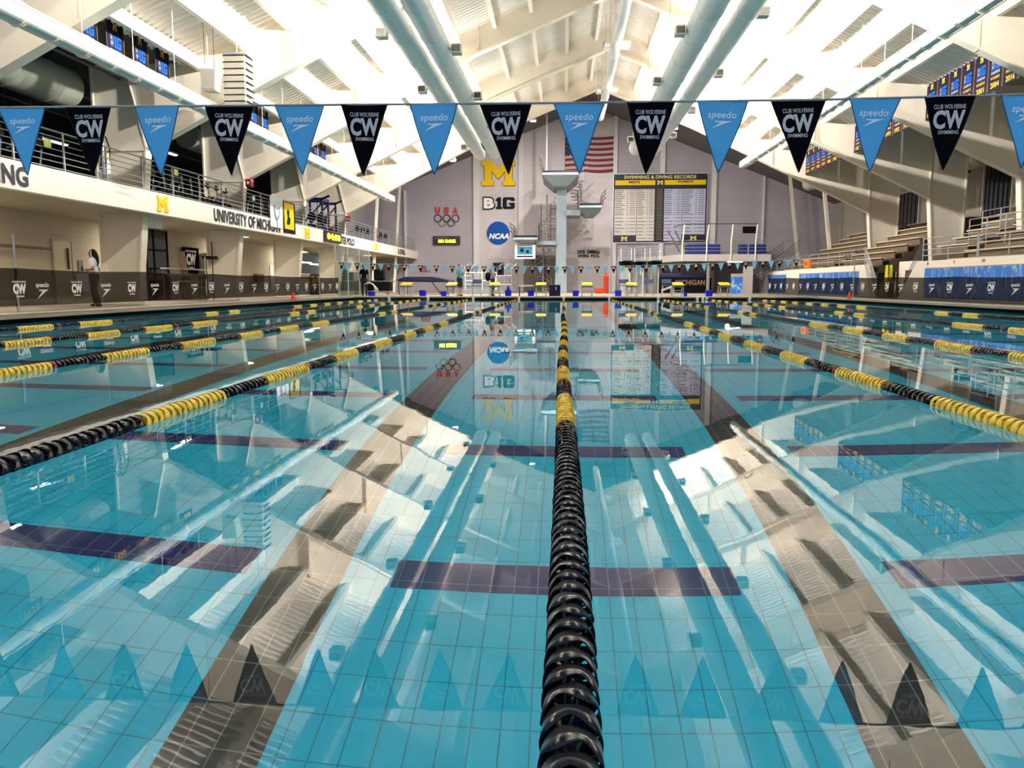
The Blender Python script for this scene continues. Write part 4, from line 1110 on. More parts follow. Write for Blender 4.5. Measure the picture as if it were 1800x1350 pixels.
# red notice, dark window in the back wall, small boards
for nm, px0, py0, px1, py1, m, lab, cat in (('warning_sign', 739, 478, 755.5, 467, RED_SIGN, 'dark red notice sign on the back wall above the trampoline', 'sign'),):
    a = bw(px0, py0, .05); c = bw(px1, py1, .05); t = thing(nm, lab, cat, (a.x, YW - .05, a.z))
    MB().box(a.x, YW - .06, a.z, c.x, YW, c.z).build('panel', m, t)
    b = MB()
    for i in range(3): b.box(a.x + .08, YW - .07, a.z + .1 + i * .16, c.x - .08, YW - .06, a.z + .15 + i * .16)
    b.build('text_lines', mat('notice_print', '#c9a3a3', .5), t)
a = bw(867, 472); c = bw(886, 462)
struct('window_1', MB().box(a.x, YW - .2, a.z - .6, c.x, YW, c.z), mat('dark_glass', '#0d1014', .1))
# diving-board hand rails at the left of the tower
for k, px in enumerate((822, 880, 893)):
    x = atY(px, 490, 55).x; b = MB()
    for s_ in (-.25, .25): b.tube([(x + s_, 55, DZ), (x + s_, 55, 1.9), (x + s_ + .3, 55.3, 2.2), (x + s_ + .5, 56.5, 2.2)], .025, 6)
    for z in (.8, 1.4): b.tube([(x - .25, 55, z), (x + .25, 55, z)], .02, 6)
    tag(b.build('ladder_rail', RAIL), 'curved steel ladder rail on the far deck, %s of three left of the tower' % ['left', 'middle', 'right'][k], 'rail', 'curved ladder rails')
b = MB(); xA, xB = atY(812, 490, 54).x, atY(882, 490, 54).x
b.box(xA, 54, DZ, xB, 56, .42); b.box(xA + .3, 54.3, .42, xB - .3, 56, .7)
t = thing('low_steel_platform', 'low grey stepped platform with rails behind the third starting block', 'platform', (xA, 54, DZ)); b.build('steps', GREY_PLASTIC, t)
b = MB()
for z in (1.05, 1.6): b.tube([(xA + .2, 54.2, z), (xB - .4, 54.2, z)], .03, 6)
for x in (xA + .2, (xA + xB) / 2, xB - .4): b.tube([(x, 54.2, .4), (x, 54.2, 1.6)], .025, 6)
b.build('rails', WHITE, t)

# ------------------------------------------------------------------ upper balcony at the far right
BX0, BX1, BY0, BY1, BZ = atY(1198, 450, 60).x, atY(1336, 450, 60).x + .8, 60.0, YW, atY(1200, 447, 60).z
t = thing('balcony', 'white-edged balcony with steel railing under the records board at far right', 'balcony', (BX0, BY0, 2.7))
b = MB(); b.box(BX0, BY0, BZ - .5, BX1, BY1, BZ); b.add([(BX0, BY0, BZ), (BX0, BY0, BZ - .5), (BX0 - 3.0, BY1 - 1, BZ), (BX0 - 3.0, BY1 - 1, BZ - .5), (BX0, BY1 - 1, BZ), (BX0, BY1 - 1, BZ - .5)], [(0, 2, 3, 1), (0, 4, 2), (1, 3, 5)])
b.build('slab', mat('balcony_edge', '#b9b3ad', .6), t)
b = MB()
for z in (.25, .5, .75, 1.0): b.tube([(BX0, BY0 + .05, BZ + z), (BX1, BY0 + .05, BZ + z)], .022, 5); b.tube([(BX0, BY0, BZ + z), (BX0 - 3, BY1 - 1, BZ + z)], .022, 5)
for q in (0, .33, .66, 1): b.tube([(BX0 - 3 * q, BY0 + (BY1 - 1 - BY0) * q, BZ), (BX0 - 3 * q, BY0 + (BY1 - 1 - BY0) * q, BZ + 1.0)], .025, 5)
b.build('railing', RAIL, t)
for k in range(4):
    x = BX0 + .05 + k * (BX1 - BX0 - 1.2) / 3
    MB().tube([(x, BY0 - .05, BZ - .5), (x, BY0 - .05, BZ + .9), (x + .15, BY0 + .2, BZ + 2.15)], .055, 8).build('tall_post', WHITE_STEEL, t)
MB().tube([(BX0 - .6, BY0 + .2, BZ + 2.0), (BX0 + .2, BY0 + .2, BZ + 2.2), (BX1 - 1, BY0 + .2, BZ + 2.2)], .035, 6).build('top_rail', mat('dark_rail', '#3a3a40', .5), t)
for k, x in enumerate((BX0 - .7, BX0 - .2)):
    MB().bar((x + .6, BY0 + .3, BZ + .2), (x - .3, BY0 + .3, BZ + 1.75), .14, .1).build('ladder_rail', mat('purple_grey', '#5a4a5c', .5), t)
MB().tube([(atY(1246, 500, 60).x, BY0 + .4, DZ), (atY(1246, 500, 60).x, BY0 + .4, BZ - .5)], .12, 10).build('support_column', mat('col_grey', '#8f897f', .6), t)
x0, x1 = atY(1306, 400, 62).x, atY(1329, 400, 62).x; z0, z1 = atY(1306, 410, 62).z, atY(1306, 398, 62).z
t = thing('monitor', 'black monitor on a stand up on the balcony', 'monitor', (x0, 62, z0)); MB().box(x0, 62, z0, x1, 62.1, z1).build('screen', BLACK, t, bevel=.01); MB().box((x0 + x1) / 2 - .05, 62.1, BZ, (x0 + x1) / 2 + .05, 62.2, z0 + .2).build('stand', RAIL, t)
for k, (pa_, pb_) in enumerate(((1206, 1265), (1300, 1345))):
    x0, x1 = atY(pa_, 430, 69).x, atY(pb_, 430, 69).x; z0, z1 = atY(pa_, 443, 69).z, atY(pa_, 430, 69).z
    t = thing('padded_bench', 'dark blue padded block on the balcony, %s of two' % ['left', 'right'][k], 'pad', (x0, 69, z0), 'blue pads on the balcony'); MB().box(x0, 68.6, BZ, x1, 69.6, z1).build('pad_body', mat('blue_vinyl', '#1b2f86', .5), t, bevel=.06); MB().box(x0 + .1, 68.58, BZ + .1, x1 - .1, 68.6, BZ + .14).build('seam', NAVY, t)
# trailer with MICHIGAN lettering under the balcony
x0, x1 = atY(1160, 500, 61.2).x, atY(1251, 500, 61.2).x; z1 = atY(1200, 488, 61.2).z; z2 = atY(1200, 481, 61.2).z
t = thing('storage_trailer', 'long black MICHIGAN storage cabinet with navy top under the balcony', 'cabinet', (x0, 61.2, DZ))
MB().box(x0, 61.2, DZ, x1, 63.2, z1).build('cabinet_body', BLACK, t, bevel=.03); MB().box(x0, 61.2, z1, x1 - .4, 63, z2).build('navy_cover', mat('navy_vinyl', '#141a4c'), t, bevel=.05)
M = panel((x0, 61.2, DZ), (1, 0, 0)); MB(M).text('MICHIGAN', (x1 - x0) * .30, .60, (x1 - x0) * .87, 1.0, depth=.01, bold=.03).build('lettering', mat('dull_gold', '#8a6a4a', .5), t)
# white folded frame leaning near the seventh block and the round light under the balcony
b = MB(); p1 = atY(1163, 509, 44.5); p2 = atY(1182, 503, 44.5); p3 = atY(1166, 517, 44.5)
b.tube([(p1.x, 44.5, p1.z), (p2.x, 44.5, p2.z), (p2.x, 44.6, DZ + .15)], .035, 6); b.tube([(p1.x, 44.5, p1.z), (p3.x, 44.5, DZ + .035)], .035, 6); b.tube([(p1.x + .1, 44.8, p1.z - .06), (p2.x, 44.8, p2.z - .06)], .03, 6)
tag(b.build('folding_frame', WHITE), 'white tube frame leaning on the deck left of the seventh starting block', 'frame')
p = atY(1282, 462, 61); t = thing('round_lamp', 'round white globe lamp glowing under the balcony', 'lamp', (p.x, 61, p.z - .06)); MB().sphere((p.x, 61, p.z - .06), .17).build('globe', TUBE_LIGHT, t, smooth='all'); MB().box(p.x - .03, 60.97, p.z + .15, p.x + .03, 61.03, BZ - .5).build('bracket', RAIL, t)
p = atY(1294, 460, 61); t = thing('tube_light', 'white fluorescent tube light under the balcony', 'lamp', (p.x, 61, p.z)); MB().box(p.x - .35, 60.9, p.z - .05, p.x + .45, 61.1, p.z).build('tube', TUBE_LIGHT, t); MB().box(p.x - .4, 60.85, p.z, p.x + .5, 61.15, p.z + .05).build('housing', WHITE, t)

# ------------------------------------------------------------------ gallery front: lettering, crest letters, railing, hung banners
def ys(px, X, py=400): return atX(px, py, X).y
XF = -12.99
def fascia_text(s_, pa, pb, z0, z1, lab, bold=.03):
    ya, yb = ys(pa, XF), ys(pb, XF); M = panel((XF, ya, 0), (0, 1, 0))
    o = MB(M).text(s_, 0, z0, yb - ya, z1, depth=.015, bold=bold).build('fascia_lettering', mat('ink_navy', '#15142a', .6)); tag(o, lab, 'lettering', 'gallery fascia lettering')
yv = ys(55, XF)
M = panel((XF, yv - 6.2, 0), (0, 1, 0))
tag(MB(M).text('SWIMMING & DIVING', 0, 3.13, 6.2, 3.6, depth=.015, bold=.03).build('fascia_lettering', mat('ink_navy', '#15142a', .6)), 'dark lettering on the gallery front ending in VING at the left picture edge', 'lettering', 'gallery fascia lettering')
fascia_text('UNIVERSITY OF MICHIGAN', 377, 492, 3.14, 3.62, 'dark UNIVERSITY OF MICHIGAN lettering on the cream gallery front')
fascia_text('WATER POLO', 590, 622, 3.16, 3.6, 'dark WATER POLO lettering on the gallery front right of the yellow clock')
fascia_text('& DIVING', 699, 711, 3.16, 3.6, 'small dark lettering on the gallery front near its far end')
for k, (pa, pb, cc, lab) in enumerate(((278, 297, MAIZE, 'big yellow letter M on the gallery front left of UNIVERSITY'), (535.5, 544, MAIZE, 'yellow letter M on the gallery front just right of the hung banners'), (658, 663, MAIZE, 'tiny yellow letter M on the far part of the gallery front'))):
    ya, yb = ys(pa, XF), ys(pb, XF); M = panel((XF, ya, 0), (0, 1, 0))
    tag(MB(M).prism(fit(M_POLY, 0, 3.13, yb - ya, 3.63), 0, .03).build('block_letter', cc), lab, 'letter', 'yellow letters on the gallery front')
ya, yb = ys(568, XF), ys(596, XF)
t = thing('pace_clock', 'rectangular clock reading 04:08 in yellow digits on the gallery front', 'clock', (XF, ya, 3.1))
MB().box(XF, ya, 3.13, XF + .12, yb, 3.70).build('case', mat('scoreboard_maroon', '#24121c'), t)
M = panel((XF + .12, ya, 3.13), (0, 1, 0)); W_ = yb - ya
MB(M).text('04:08', W_ * .1, .12, W_ * .92, .47, depth=.01, bold=.05).build('digits', mat('yellow_led', '#fff01e'), t)
XR_ = -13.1
t = thing('gallery_railing', 'long steel railing with seven thin rails along the left gallery edge', 'railing', (XR_, 10, 3.6))
b = MB()
for i in range(7): b.tube([(XR_, 8, 3.78 + i * .155), (XR_, 70.5, 3.78 + i * .155)], .013 if i < 6 else .022, 6)
b.build('rails', RAIL, t)
y = 8.9
while y < 70.5:
    MB().box(XR_ - .03, y - .02, 3.6, XR_ + .01, y + .02, 4.72).build('post', RAIL, t); y += 1.96
b = MB()
def tagp(px, zz, cc, wd=.28, hh=.2):
    y0 = ys(px, XR_ + .04, 300); tag(MB().box(XR_ + .03, y0, zz, XR_ + .04, y0 + wd, zz + hh).build('rail_notice', cc), 'small %s paper notice tied on the gallery railing' % lab_, 'notice', 'paper notices on the railing')
for px, zz, cc, lab_ in ((81, 4.25, mat('pale_yellow_paper', '#ddd98a', .7), 'pale yellow, leftmost'), (306, 4.45, mat('pale_yellow_paper', '#ddd98a'), 'pale yellow, right of the elliptical machines'), (389, 4.35, WHITE, 'white, left of the red alarm box'), (442, 4.3, WHITE, 'white, left of the hung white banner')): tagp(px, zz, cc)
# banners hung over the rail
for (pa, pb, z0, z1, m, lab, kind) in ((476, 497, 3.35, 4.72, mat('white_banner_cloth', '#efedf0', .8), 'white banner with a grey crest hung over the gallery railing', 'crest'), (499, 519, 3.2, 4.62, mat('banner_navy', '#191c3c'), 'yellow and navy banner hung over the gallery railing beside the white one', 'block')):
    X = XR_ + .14; ya, yb = ys(pa, X), ys(pb, X); W_ = yb - ya
    t = thing('hung_banner', lab, 'banner', (X, ya, z1)); M = panel((X, ya, z0), (0, 1, 0)); H_ = z1 - z0
    b = MB(M); v = []; f = []
    for i in range(9):
        u = W_ * i / 8
        for vv in (0, H_): v.append((u, vv, .02 * math.sin(i * 1.1)))
    for i in range(8): f.append((2 * i, 2 * i + 2, 2 * i + 3, 2 * i + 1))
    b.add(v, f); b.build('cloth', m, t)
    if kind == 'crest':
        b = MB(M); b.prism(fit([(.5, 0), (.85, .3), (1, 1), (.5, .85), (0, 1), (.15, .3)], W_ * .25, H_ * .2, W_ * .78, H_ * .72), .022, .026); b.build('grey_crest', mat('crest_grey', '#8b8790', .7), t)
        b = MB(M); b.prism(fit([(.5, 0), (.85, .3), (1, 1), (.5, .85), (0, 1), (.15, .3)], W_ * .38, H_ * .32, W_ * .66, H_ * .6), .027, .03); b.build('crest_centre', mat('white_banner_cloth', '#d9d6d8'), t)
    else:
        b = MB(M); b.box(W_ * .04, H_ * .12, .022, W_ * .86, H_ * .97, .026); b.build('yellow_field', MAIZE, t)
        b = MB(M); b.prism(fit([(0, .1), (.3, 0), (.75, .1), (.9, .45), (.6, .5), (.7, .8), (.35, 1), (.1, .8), (.25, .45)], W_ * .2, H_ * .25, W_ * .6, H_ * .8), .027, .03); b.build('navy_shape', NAVY, t)
# red alarm boxes
for px, py, Y_, lab in ((438, 322, 33.1, 'red alarm box on the column above the gallery left of the hung banners'), (612, 384, 49.0, 'dark red alarm box on the last gallery column')):
    p = atY(px, py, Y_); t = thing('alarm_box', lab, 'alarm', tuple(p)); MB().box(p.x - .12, Y_ - .12, p.z - .16, p.x + .12, Y_ + .2, p.z + .16).build('box_body', mat('alarm_red', '#8e1f1c', .5), t, bevel=.01); MB().box(p.x - .05, Y_ - .13, p.z - .05, p.x + .05, Y_ - .12, p.z + .05).build('lens', WHITE, t)

# ------------------------------------------------------------------ fitness machines up on the gallery
def elliptical(px, lab):
    X = -14.6; y = ys(px, X, 300); t = thing('elliptical_trainer', lab, 'exercise machine', (X, y, 3.6), 'elliptical trainers behind the railing')
    b = MB(); b.tube([(X + .1, y, 3.65), (X + .05, y + .04, 4.1), (X, y + .12, 4.6), (X - .05, y + .06, 5.0), (X - .05, y, 5.25)], [.15, .13, .12, .10, .07], 10); b.build('white_mast', mat('machine_white', '#d3d5d3', .4), t, smooth='all')
    b = MB()
    for s_ in (-.22, .22): b.tube([(X, y + s_, 4.4), (X + .08, y + s_, 5.1), (X, y + s_ * .8, 5.45), (X - .12, y + s_ * .5, 5.55), (X - .2, y + s_ * .7, 5.3), (X - .1, y + s_, 5.0)], .022, 6)
    b.build('handle_loops', INK, t, smooth='all')
    MB().box(X - .35, y - .12, 3.6, X + .3, y + .12, 3.72).build('foot_base', mat('machine_dark', '#23252b', .5), t)
    MB().box(X + .1, y - .06, 4.75, X + .14, y + .06, 4.95).build('yellow_tag', mat('pale_yellow_paper', '#ddd98a'), t)
for px, lab in ((184, 'white curved elliptical machine with black loop handles, left of three'), (213, 'white curved elliptical machine with black loop handles, middle of three'), (242, 'white curved elliptical machine with black loop handles, right of three')): elliptical(px, lab)
def bike(X, y, m, lab):
    t = thing('exercise_bike', lab, 'exercise machine', (X, y, 3.6), 'exercise bikes behind the railing')
    b = MB(); b.tube([(X - .35, y, 3.66), (X + .35, y, 3.66)], .04, 6); b.tube([(X - .35, y - .22, 3.64), (X - .35, y + .22, 3.64)], .035, 6); b.tube([(X + .35, y - .22, 3.64), (X + .35, y + .22, 3.64)], .035, 6)
    b.tube([(X - .3, y, 3.66), (X - .12, y, 4.25)], .035, 6); b.tube([(X + .28, y, 3.66), (X + .2, y, 4.55)], .035, 6); b.tube([(X - .2, y, 4.0), (X + .24, y, 4.1)], .04, 6)
    b.build('frame', m, t)
    MB().lathe((X + .18, y, 3.95), [(.001, -.03), (.24, -.03), (.24, .03), (.001, .03)], 20, 'Y').build('flywheel', mat('machine_dark', '#23252b'), t)
    MB().box(X - .27, y - .12, 4.25, X + .03, y + .12, 4.33).build('saddle', INK, t, bevel=.03)
    b = MB(); b.tube([(X + .2, y - .2, 4.62), (X + .1, y - .22, 4.72), (X + .2, y, 4.55), (X + .1, y + .22, 4.72), (X + .2, y + .2, 4.62)], .022, 6); b.box(X + .16, y - .1, 4.6, X + .2, y + .1, 4.78); b.build('handlebars', INK, t)
k = 0
for px in (278, 294, 310, 326, 342, 357, 372, 388, 404, 452, 463, 474):
    if px == 388: pass
    X = -14.3; y = ys(px, X, 320); yel = px in (342, 357, 372)
    bike(X, y, mat('frame_yellow', '#9c7a20', .5) if yel else mat('frame_grey', '#7e8286', .5), '%s exercise bike behind the gallery railing, %s from the left' % ('yellow-framed' if yel else 'grey-framed', ['first', 'second', 'third', 'fourth', 'fifth', 'sixth', 'seventh', 'eighth', 'ninth', 'tenth', 'eleventh', 'twelfth', 'thirteenth'][k])); k += 1
# treadmills / stacked dark equipment further back
k = 0
for y in (14.6, 16.2, 19.2, 20.9, 22.6, 27.2, 29, 31, 35.4, 37, 38.6, 51.5, 53.2, 54.9, 58.8, 60.5, 62.2, 66.5, 68.2):
    X = -15.9; t = thing('treadmill', 'dark treadmill at the back of the gallery, %s' % ORDX[k], 'exercise machine', (X, y, 3.6), 'treadmills at the back of the gallery')
    MB().box(X - .9, y - .35, 3.6, X + .7, y + .35, 3.78).build('deck', mat('machine_dark', '#23252b'), t, bevel=.02)
    b = MB()
    for s_ in (-.33, .33): b.tube([(X + .55, y + s_, 3.75), (X + .7, y + s_, 4.8), (X + .1, y + s_, 4.65)], .03, 6)
    b.build('uprights', mat('frame_grey', '#7e8286'), t)
    b = MB(); b.prism([(X + .55, 4.72), (X + .8, 4.74), (X + .72, 5.08), (X + .62, 5.08)], y - .36, y + .36, 'XZY'); b.build('console', INK, t)
    k += 1
# blue power racks between the fourth and fifth frames
for px, lab in ((556, 'navy blue power rack on the gallery, nearer one'), (580, 'navy blue power rack on the gallery, farther one')):
    X = -14.6; y = ys(px, X, 380); t = thing('power_rack', lab, 'exercise machine', (X, y, 3.6), 'navy power racks')
    nb = mat('rack_blue', '#121b52', .4)
    b = MB()
    for dx in (-.55, .55):
        for dy in (-.6, .6): b.box(X + dx - .05, y + dy - .05, 3.6, X + dx + .05, y + dy + .05, 5.75)
    for dy in (-.6, .6): b.box(X - .6, y + dy - .05, 5.65, X + .6, y + dy + .05, 5.8); b.bar((X - .55, y + dy, 4.4), (X + .55, y + dy, 5.5), .08, .08)
    for dx in (-.55, .55): b.box(X + dx - .05, y - .65, 5.65, X + dx + .05, y + .65, 5.8)
    b.bar((X + .5, y - .6, 5.7), (X + 1.0, y - .6, 5.9), .1, .12)
    b.build('rack_frame', nb, t)
    b = MB(); b.tube([(X, y - 1.0, 4.7), (X, y + 1.0, 4.7)], .02, 6); b.lathe((X, y, 4.7), [(.001, -.95), (.24, -.95), (.24, -.8), (.001, -.8)], 16, 'Y'); b.lathe((X, y, 4.7), [(.001, .8), (.24, .8), (.24, .95), (.001, .95)], 16, 'Y'); b.build('barbell', INK, t)
    MB().box(X - .3, y - .8, 3.6, X + .35, y + .8, 4.3).build('weight_stack', mat('rack_navy_pad', '#10142e', .6), t, bevel=.03)
# gallery ceiling lights
for k, (x, y) in enumerate(((-18, 15), (-21, 19), (-17.5, 23), (-20, 29), (-18.5, 37), (-19.5, 45), (-22, 34), (-23, 24))):
    t = thing('strip_light', 'thin white strip light under the dark gallery ceiling, %s' % ['at far left', 'second from left, deep inside', 'above the elliptical machines', 'above the exercise bikes', 'behind the speaker column bay', 'in the farthest bay', 'deep inside above the yellow bikes', 'deep inside beyond the ellipticals'][k], 'lamp', (x, y, 6.9), 'gallery strip lights')
    MB().box(x - .08, y - .9, 6.88, x + .08, y + .9, 6.92).build('tube', TUBE_LIGHT, t); MB().box(x - .12, y - .95, 6.92, x + .12, y + .95, 6.98).build('housing', WHITE, t)
    b = MB(); b.tube([(x, y - .7, 6.98), (x, y - .7, 7.74)], .01, 4); b.tube([(x, y + .7, 6.98), (x, y + .7, 7.74)], .01, 4); b.build('rods', RAIL, t)
b = MB()
for x in (-14.2, -16.8, -19.4, -22): b.tube([(x, 10, 7.3), (x, 49, 7.3)], .05, 6)
tag(b.build('ceiling_conduits', mat('conduit_grey', '#565a5a', .6)), 'parallel grey pipes running under the dark gallery ceiling', 'pipes')

# ------------------------------------------------------------------ lower left wall
XW = -16.58
def wbox(pa, pb, z0, z1, d, m, name, parent=None):
    return MB().box(XW, ys(pa, XW, 440), z0, XW + d, ys(pb, XW, 440), z1).build(name, m, parent)
d1 = wbox(93, 124, .15, 2.22, .03, mat('door_beige', '#c9bda2', .5), 'door_1'); d1['kind'] = 'structure'
b = MB(); ya, yb = ys(93, XW, 440), ys(124, XW, 440)
b.box(XW, ya - .06, .15, XW + .05, ya, 2.28); b.box(XW, yb, .15, XW + .05, yb + .06, 2.28); b.box(XW, ya, 2.22, XW + .05, yb, 2.28)
struct('trim_60', b, mat('door_frame', '#b7ab92', .5))
tag(MB().box(XW + .03, ys(115, XW, 440), 1.3, XW + .09, ys(117, XW, 440), 2.0).build('door_pull', mat('bronze', '#4a3a2a', .4, metal=.5)), 'long dark bronze pull bar on the beige door', 'handle')
tag(MB().tube([(XW + .2, 17, 1.93), (XW + .2, ys(78, XW, 420), 1.93)], .045, 8).build('wall_rail', mat('rail_dark', '#6d665e', .5)), 'long horizontal grey pole fixed on the wall at far left', 'rail')
for pa, pb, z0, z1, lab, m in ((136, 144, 1.25, 1.62, 'grey printed notice on the wall left of the walking woman', mat('notice_grey', '#77757a', .6)), (130, 151, .55, 1.15, 'white paper chart on the wall below the grey notice', mat('paper_white', '#e6dde2', .7))):
    tag(wbox(pa, pb, z0, z1, .012, m, 'wall_notice'), lab, 'notice')
o = wbox(256, 293, .15, 3.0, .02, mat('door_dark_glass', '#0b0d10', .12), 'door_2'); o['kind'] = 'structure'
b = MB(); ya, yb = ys(256, XW, 440), ys(293, XW, 440)
for q in (0, .35, 1): b.box(XW, ya + (yb - ya) * q - .03, .15, XW + .05, ya + (yb - ya) * q + .03, 3.0)
b.box(XW, ya, 2.15, XW + .05, yb, 2.22); struct('trim_61', b, BLACK)
# black CW banner on the wall with planks leaning
ya, yb = ys(318, XW, 440), ys(346, XW, 440)
t = thing('wall_banner', 'black CW club banner hanging on the wall under the gallery', 'banner', (XW, ya, 1.4)); MB().box(XW + .06, ya, 1.28, XW + .08, yb, 2.42).build('cloth', BLACK_FLAG, t)
M = panel((XW + .08, ya, 1.28), (0, 1, 0)); W_ = yb - ya; b = MB(M); b.text('CLUB WOLVERINE', W_ * .15, .93, W_ * .85, 1.02, depth=.004, bold=.03); b.text('CW', W_ * .2, .36, W_ * .8, .88, depth=.004, bold=.07); b.text('SWIMMING', W_ * .3, .22, W_ * .7, .3, depth=.004, bold=.03); b.build('lettering', WHITE, t)
for k, (pa, m, lab) in enumerate(((312, mat('plank_tan', '#a8957a', .6), 'tan plank leaning left of the black banner'), (349, mat('board_beige', '#b7a98e', .6), 'beige board leaning right of the black banner'))):
    y = ys(pa, XW, 440); tag(MB().bar((XW + .45, y, .15), (XW + .17, y, 2.2), .5 if k else .25, .05, (0, 1, 0)).build('leaning_board', m), lab, 'board')
# stacked portable bleacher under the banner
ya, yb = ys(298, -15.9, 470), ys(396, -15.9, 470)
t = thing('folded_bleacher', 'stack of pale metal bench planks standing behind the fence below the black banner', 'bench', (-15.9, ya, .15))
for i in range(4):
    MB().box(-16.3 + i * .28, ya + .1 * i, 1.42 - i * .26, -16.05 + i * .28, yb - .1 * i, 1.48 - i * .26).build('plank', mat('alu_plank', '#c9bfae', .4, metal=.2), t)
b = MB(); 
for q in (0.05, .35, .65, .95): y = ya + (yb - ya) * q; b.bar((-16.3, y, .15), (-16.3, y, 1.42), .05, .05); b.bar((-15.2, y, .15), (-16.3, y, 1.4), .05, .05); b.bar((-15.25, y, .15), (-15.25, y, .6), .05, .05)
b.build('support_frame', mat('frame_grey', '#7e8286'), t)
# hanging rack of white panels by the second frame
p = atX(271, 390, -14.2); t = thing('hanging_light_rack', 'small rack of white louvred panels hanging under the gallery edge', 'rack', tuple(p))
for i in range(5): MB().box(-14.2, p.y - .5 + i * .22, p.z - .22, -14.15, p.y - .34 + i * .22, p.z + .14).build('white_panel', WHITE, t)
b = MB(); b.tube([(-14.2, p.y - .5, p.z + .2), (-14.2, p.y + .6, p.z + .2)], .02, 5); b.tube([(-14.2, p.y - .3, p.z + .2), (-14.2, p.y - .3, 3.06)], .015, 4); b.tube([(-14.2, p.y + .4, p.z + .2), (-14.2, p.y + .4, 3.06)], .015, 4); b.build('wire_frame', RAIL, t)
# dark stand, first aid cabinet, small speaker, glass office
p = atX(373, 454, -14.9); t = thing('music_stand', 'black tray on a thin pole standing behind the fence right of the bench planks', 'stand', (p.x, p.y, .15)); MB().box(p.x - .2, p.y - .55, p.z - .04, p.x + .2, p.y + .5, p.z + .08).build('tray', INK, t, bevel=.02); MB().tube([(p.x, p.y, .15), (p.x, p.y, 2.6)], .02, 6).build('pole', INK, t)
t = thing('wall_cabinet', 'small dark wall box on the left wall under the gallery lettering', 'box', (XW, ys(446, XW, 478), 1.0)); MB().box(XW, ys(445, XW, 478), .95, XW + .25, ys(456, XW, 478), 1.35).build('box_body', mat('brown_box', '#4a4038', .5), t, bevel=.01); MB().box(XW + .25, ys(447, XW, 478), 1.0, XW + .26, ys(454, XW, 478), 1.3).build('cover', mat('brown_cover', '#6a5d50', .5), t)
tag(wbox(473, 487, .5, 1.9, .015, mat('paper_white', '#e6dde2'), 'wall_chart'), 'pale chart board on the left wall right of the small dark box', 'board')
yo0, yo1 = ys(529, XW, 440), ys(560, XW, 440)
o = MB().box(XW, yo0, .9, XW + .03, yo1, 2.9).build('window_2', mat('office_glass', '#3b4b4a', .1)); o['kind'] = 'structure'
for k, (q0, q1, zz) in enumerate(((.0, .5, 2.2), (.45, .95, 2.13))):
    y0_, y1_ = yo0 + (yo1 - yo0) * q0, yo0 + (yo1 - yo0) * q1
    t = thing('strip_light', 'bright strip light shining in the office window, %s of two' % ['left', 'right'][k], 'lamp', (XW + .06, y0_, zz)); MB().box(XW + .04, y0_, zz - .04, XW + .07, y1_, zz + .03).build('tube', TUBE_LIGHT, t); MB().box(XW + .03, y0_, zz + .03, XW + .08, y1_, zz + .06).build('housing', WHITE, t)
p0_ = ys(545, -15.6, 480); p1_ = ys(563, -15.6, 480)
t = thing('counter_box', 'dark box with a big yellow letter M standing by the office window', 'box', (-15.6, p0_, .15)); MB().box(-16.0, p0_, .15, -15.6, p1_, 1.45).build('box_body', mat('maroon_black', '#2a1a12', .5), t); M = panel((-15.6, p0_, .15), (0, 1, 0)); MB(M).prism(fit(M_POLY, .15, .45, p1_ - p0_ - .15, 1.15), 0, .02).build('letter', MAIZE, t)
t = thing('counter', 'pale counter between the office window and the last leaning column', 'counter', (-15.7, yo0, .15)); MB().box(-16.3, p0_ - 3, .15, -15.6, p0_ - .1, 1.4).build('counter_body', BEIGE, t); MB().box(-16.35, p0_ - 3.05, 1.4, -15.55, p0_ - .08, 1.46).build('counter_top', WHITE, t)
# glass screen beyond the fence
b = MB(); yg0, yg1 = 43.8, 51.5
t = thing('glass_screen', 'tall clear glass screen wall standing beyond the brown fence', 'glass screen', (-12.6, yg0, DZ))
for i in range(3):
    y0_ = yg0 + i * 2.6; MB().box(-12.62, y0_, DZ, -12.60, y0_ + 2.5, 2.95).build('glass_pane', GLASS, t)
b = MB()
for i in range(4): b.box(-12.64, yg0 + i * 2.6 - .06, DZ, -12.58, yg0 + i * 2.6 - .02, 2.98)
b.build('posts', LIGHT_GREY, t)
p = atY(605, 474, 50); MB().box(p.x - .9, 49.3, DZ, -12.75, 50.7, p.z - .17).build('glazed_cabinet', mat('grey_green', '#6e7975', .6)).name
o = bpy.data.objects['glazed_cabinet']; tag(o, 'grey-green cabinet standing behind the glass screen', 'cabinet')
p = atY(605, 474, 50); tag(MB().sphere(tuple(p), .2, 10, (1.2, 1, .9)).build('swim_cap_ball', mat('turquoise', '#1fb7c4', .4), smooth='all'), 'turquoise ball on the equipment behind the glass screen', 'ball')
# dark cluttered cart under the far gallery
p = atY(667, 500, 50); t = thing('equipment_cart', 'dark cluttered equipment cart left of the trampoline', 'cart', (p.x, 50, DZ))
b = MB(); b.box(p.x - .75, 49.6, DZ + .25, p.x + .75, 50.5, DZ + .9); b.box(p.x - .3, 49.7, 1.05, p.x + .35, 50.3, 1.75); b.build('cart_body', BLACK, t, bevel=.08)
b = MB(); b.tube([(p.x - .8, 49.6, 1.0), (p.x + 1.3, 49.6, 1.0)], .03, 6)
for dx in (-.6, .6): b.lathe((p.x + dx, 49.7, DZ + .13), [(.001, -.04), (.13, -.04), (.13, .04), (.001, .04)], 14, 'Y')
b.build('wheels_and_handle', GREY_PLASTIC, t)
p = atY(652, 507, 44.5); t = thing('hose_basket', 'white coiled hoses over a small blue bin by the standing man', 'hose', (p.x, 44.5, DZ))
MB().box(p.x - .13, 44.3, DZ, p.x + .2, 44.7, DZ + .27).build('blue_tub', BLUE_BIN, t)
b = MB()
